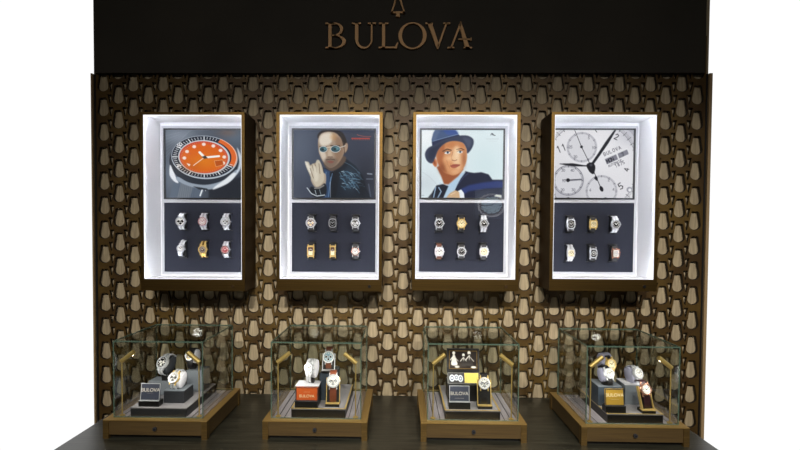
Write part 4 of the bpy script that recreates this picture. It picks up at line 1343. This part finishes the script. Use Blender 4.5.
# --- third case
t, X, Yf = glass_case(473.6, 442.4, 'glass topped bronze display case with the open black gift box, third from left')
zr = riser(X, Yf, 445, 500.6, 'black riser with gold trim under the open gift box', False)
for s_ in ('left', 'right'): lamp(X, Yf, s_, 'gift box')
def gift_box():
    Y = Yf + .120
    x0, x1 = at(448, 390, Y).x, at(480.5, 390, Y).x
    hw = (x1 - x0) / 2
    t = empty('gift_box', ((x0 + x1) / 2, Y, zr), 'open black gift box with a black and white photo in its raised lid', 'gift box')
    H1 = at(460, 384, Y).z - zr
    z2 = at(460, 350.4, Y + .03).z - zr
    m = MB()
    m.box(-hw, hw, 0, .085, 0, H1 - .004)
    m.build('box_body', M_BLACK, t, bevel=.001)
    # inner tray slopes up from the body to the lid
    T = Matrix.Translation((0, .012, H1 - .004)) @ Matrix.Rotation(R(-28), 4, 'X')
    zt = .042
    tr = MB().box(-hw, hw, 0, .004, 0, zt, 0, T).build('inner_tray', M_BLACK, t)
    c = Canvas(100, 60, 0, 0, (44, 42, 46))
    for cx, cy, rx, ry in ((22, 30, 17, 22), (50, 26, 15, 19), (76, 32, 16, 22)):
        c.ell(cx, cy, rx, ry, (206, 210, 220), 1, 0, 2)
        c.ell(cx, cy, rx * .6, ry * .6, (60, 68, 96), 1, 0, 2)
        c.ell(cx, cy, rx * .3, ry * .3, (226, 228, 232), 1, 0, 2)
    o = c.mesh('booklet', -hw * .92, .004, .002, zt - .004, -.0008, tr, 0)
    o.matrix_local = T
    y_ = MB().box(.004, hw * .93, -.0016, 0, .004, zt - .002, 0, T).build('yellow_card', M_YELLOW, tr)
    T2 = T @ Matrix.Translation((0, 0, zt)) @ Matrix.Rotation(R(20), 4, 'X')
    zl = .088
    ld = MB().box(-hw - .001, hw + .001, 0, .010, 0, zl, 0, T2).build('lid', M_BLACK, t, bevel=.001)
    c = Canvas(180, 130, 0, 0, (34, 28, 26))
    c.grad((74, 66, 60), .7, 60, 100, 60, 30)
    c.grad((60, 54, 50), .6, 130, 40, 40, 40)
    W_ = (230, 226, 220)
    def fig(x, y, s, k=0):
        c.ell(x, y, 9 * s, 11 * s, W_, 1, 0, 2)
        c.poly([(x - 4 * s, y + 10 * s), (x + 5 * s, y + 10 * s), (x + 16 * s, y + 46 * s), (x + 20 * s, y + 76 * s), (x - 14 * s, y + 76 * s), (x - 12 * s, y + 40 * s)], W_ if k != 2 else (60, 56, 54), .95, 1, True)
        c.line([(x - 4 * s, y + 22 * s), (x - 20 * s, y + 44 * s)], 5 * s, W_)
        if k: c.poly([(x - 3 * s, y + 14 * s), (x + 5 * s, y + 14 * s), (x + 1, y + 50 * s)], W_, 1, 1)
        c.line([(x + 6 * s, y + 26 * s), (x + 26 * s, y + 52 * s)], 4 * s, (190, 184, 178))
    fig(34, 22, 1.0)
    fig(92, 34, .9, 2)
    fig(126, 20, 1.05, 2)
    c.ell(152, 112, 16, 7, W_, .9, 0, 3)
    c.ell(54, 110, 14, 8, W_, .8, 0, 3)
    c.line([(8, 8), (172, 8), (172, 122), (8, 122), (8, 8)], 2, (176, 140, 70))
    o = c.mesh('lid_photo', -hw + .004, .010, hw - .004, zl - .005, -.0008, ld, 0)
    o.matrix_local = T2
gift_box()
sign_card(449.4, 469.6, 386, 401.5, Yf + .052, zr, M_CARD_D, M_CARD_T, 'slate card with pale lettering standing before the open gift box', [('BULOVA', .0165, .50, 1), ('________', .008, .27, 1)], lean=8)
p, r_, L = easel(484.2, 383.2, 403, Yf + .072, zr, 'black easel with gold edges beside the open gift box', M_GOLD_S, hw=.022, tilt=-14, yaw=-3)
make_watch(p, r_, 'gold and white round watch on black strap beside the open gift box', path='long', cap=L - .022, w=.042, dial=M_DIALW, case=M_GOLD_S, bezel=M_STEEL_S, strap=M_STRAPK, chrono=True, sdial=M_DIALG, sw=.024)

# --- rightmost case
t, X, Yf = glass_case(635.2, 446.3, 'glass topped bronze display case at far right, with the gold card and four watches')
zr = riser(X, Yf, 607.5, 664, 'black riser with gold trim under the gold card', False)
for s_ in ('left', 'right'): lamp(X, Yf, s_, 'far right')
sign_card(605.8, 624.6, 389.4, 405.4, Yf + .048, zr, M_CARD_G, M_CARD_TD, 'gold card with pale lettering on a black foot in the far right case', [('BULOVA', .0165, .62, 1), ('________', .007, .42, 1)], frame=M_BLK_D, lean=8)
z1 = block(598.5, 622, 386.5, Yf + .105, .085, zr, M_BLK_B, 'wide slate blue block behind the gold card', M_BLK_G)
z2 = block(625, 643, 384.5, Yf + .120, .07, zr, M_BLK_G, 'grey block in the middle of the far right case', M_CUSHW)
p, r_ = cushion(610.5, 364.3, Yf + .150, z1, 'tall lilac cushion behind the gold card', M_CUSH, -16, 20, w=.050, b=.044)
make_watch(p, r_, 'gold rimmed watch with cream dial, topmost in the far right case', path='cuff', w=.042, dial=M_CREAM, case=M_GOLD_S, strap=M_STRAPK)
p, r_ = cushion(608.8, 373.5, Yf + .110, z1, 'small lilac cushion directly behind the gold card', M_CUSH, -24, 16, w=.036, b=.026)
make_watch(p, r_, 'white dialled watch on black strap directly behind the gold card', path='long', cap=.022, w=.037, dial=M_DIALW, case=M_STEEL_S, strap=M_STRAPK)
p, r_ = cushion(637.6, 373.4, Yf + .140, z2, 'lilac cushion on the middle grey block of the far right case', M_CUSH, -26, 22, w=.044, b=.032)
make_watch(p, r_, 'silver watch with white dial on the middle grey block of the far right case', path='cuff', w=.040, dial=M_DIALW, case=M_STEEL_S, strap=M_STEEL_S)
p, r_, L = easel(645.3, 389.4, 408.5, Yf + .066, zr, 'black easel with gold edges at the right of the far right case', M_GOLD_S, hw=.020, tilt=-20, yaw=10)
make_watch(p, r_, 'rose gold watch with pale dial on dark burgundy strap, rightmost in the far right case', path='long', cap=L - .022, w=.040, dial=M_DIALW, case=M_ROSE, strap=M_BURG, sw=.024)

# ceiling downlights that carry the beams
for i, sx in enumerate([s[0] for s in SPOTS]):
    t = empty('downlight', (sx, LY, CEIL), 'round recessed ceiling spotlight, %s of the row facing the display' % ('leftmost', 'second from left', 'second from right', 'rightmost')[i], 'ceiling light', 'ceiling spotlights before the display')
    MB().ring(circ(.06, 28), circ(.045, 28), 0, .006, 0, Matrix.Rotation(R(90), 4, 'X')).build('trim_ring', M_BEZEL, t)
    MB().tube((0, 0, -.003), (0, 0, -.0005), .044, n=28).build('lens', M_BULB, t)

# lit poster on the wall facing the display, seen only mirrored in the third showcase pane
def lit_poster():
    c = Canvas(220, 200, 0, 0, (60, 66, 74))
    c.grad((150, 160, 168), .8, 150, 60, 90, 60)
    c.ell(110, 110, 92, 78, (190, 190, 192), 1, 0, 2)
    c.ell(110, 110, 78, 65, (96, 92, 84), 1, 0, 2)
    c.ell(110, 108, 68, 56, (188, 216, 228), 1, 0, 3)
    for k in range(12):
        a = R(30 * k)
        c.line([(110 + 54 * math.cos(a), 108 + 44 * math.sin(a)), (110 + 64 * math.cos(a), 108 + 52 * math.sin(a))], 4, (50, 60, 70))
    c.line([(110, 108), (70, 84)], 5, (60, 66, 76))
    c.line([(110, 108), (156, 112)], 4, (60, 66, 76))
    t = empty('lit_poster', (1.24, -2.6, 1.98), 'lit watch poster on the opposite wall, mirrored in the showcase glass', 'poster')
    MB().box(-.24, .24, 0, .03, -.22, .22).build('poster_box', M_BLACK, t, bevel=.002)
    o = c.mesh('picture', -.225, -.205, .225, .205, 0, t, 3.0)
    o.matrix_local = Matrix.Translation((0, .0305, 0)) @ Matrix.Rotation(R(180), 4, 'Z')
lit_poster()
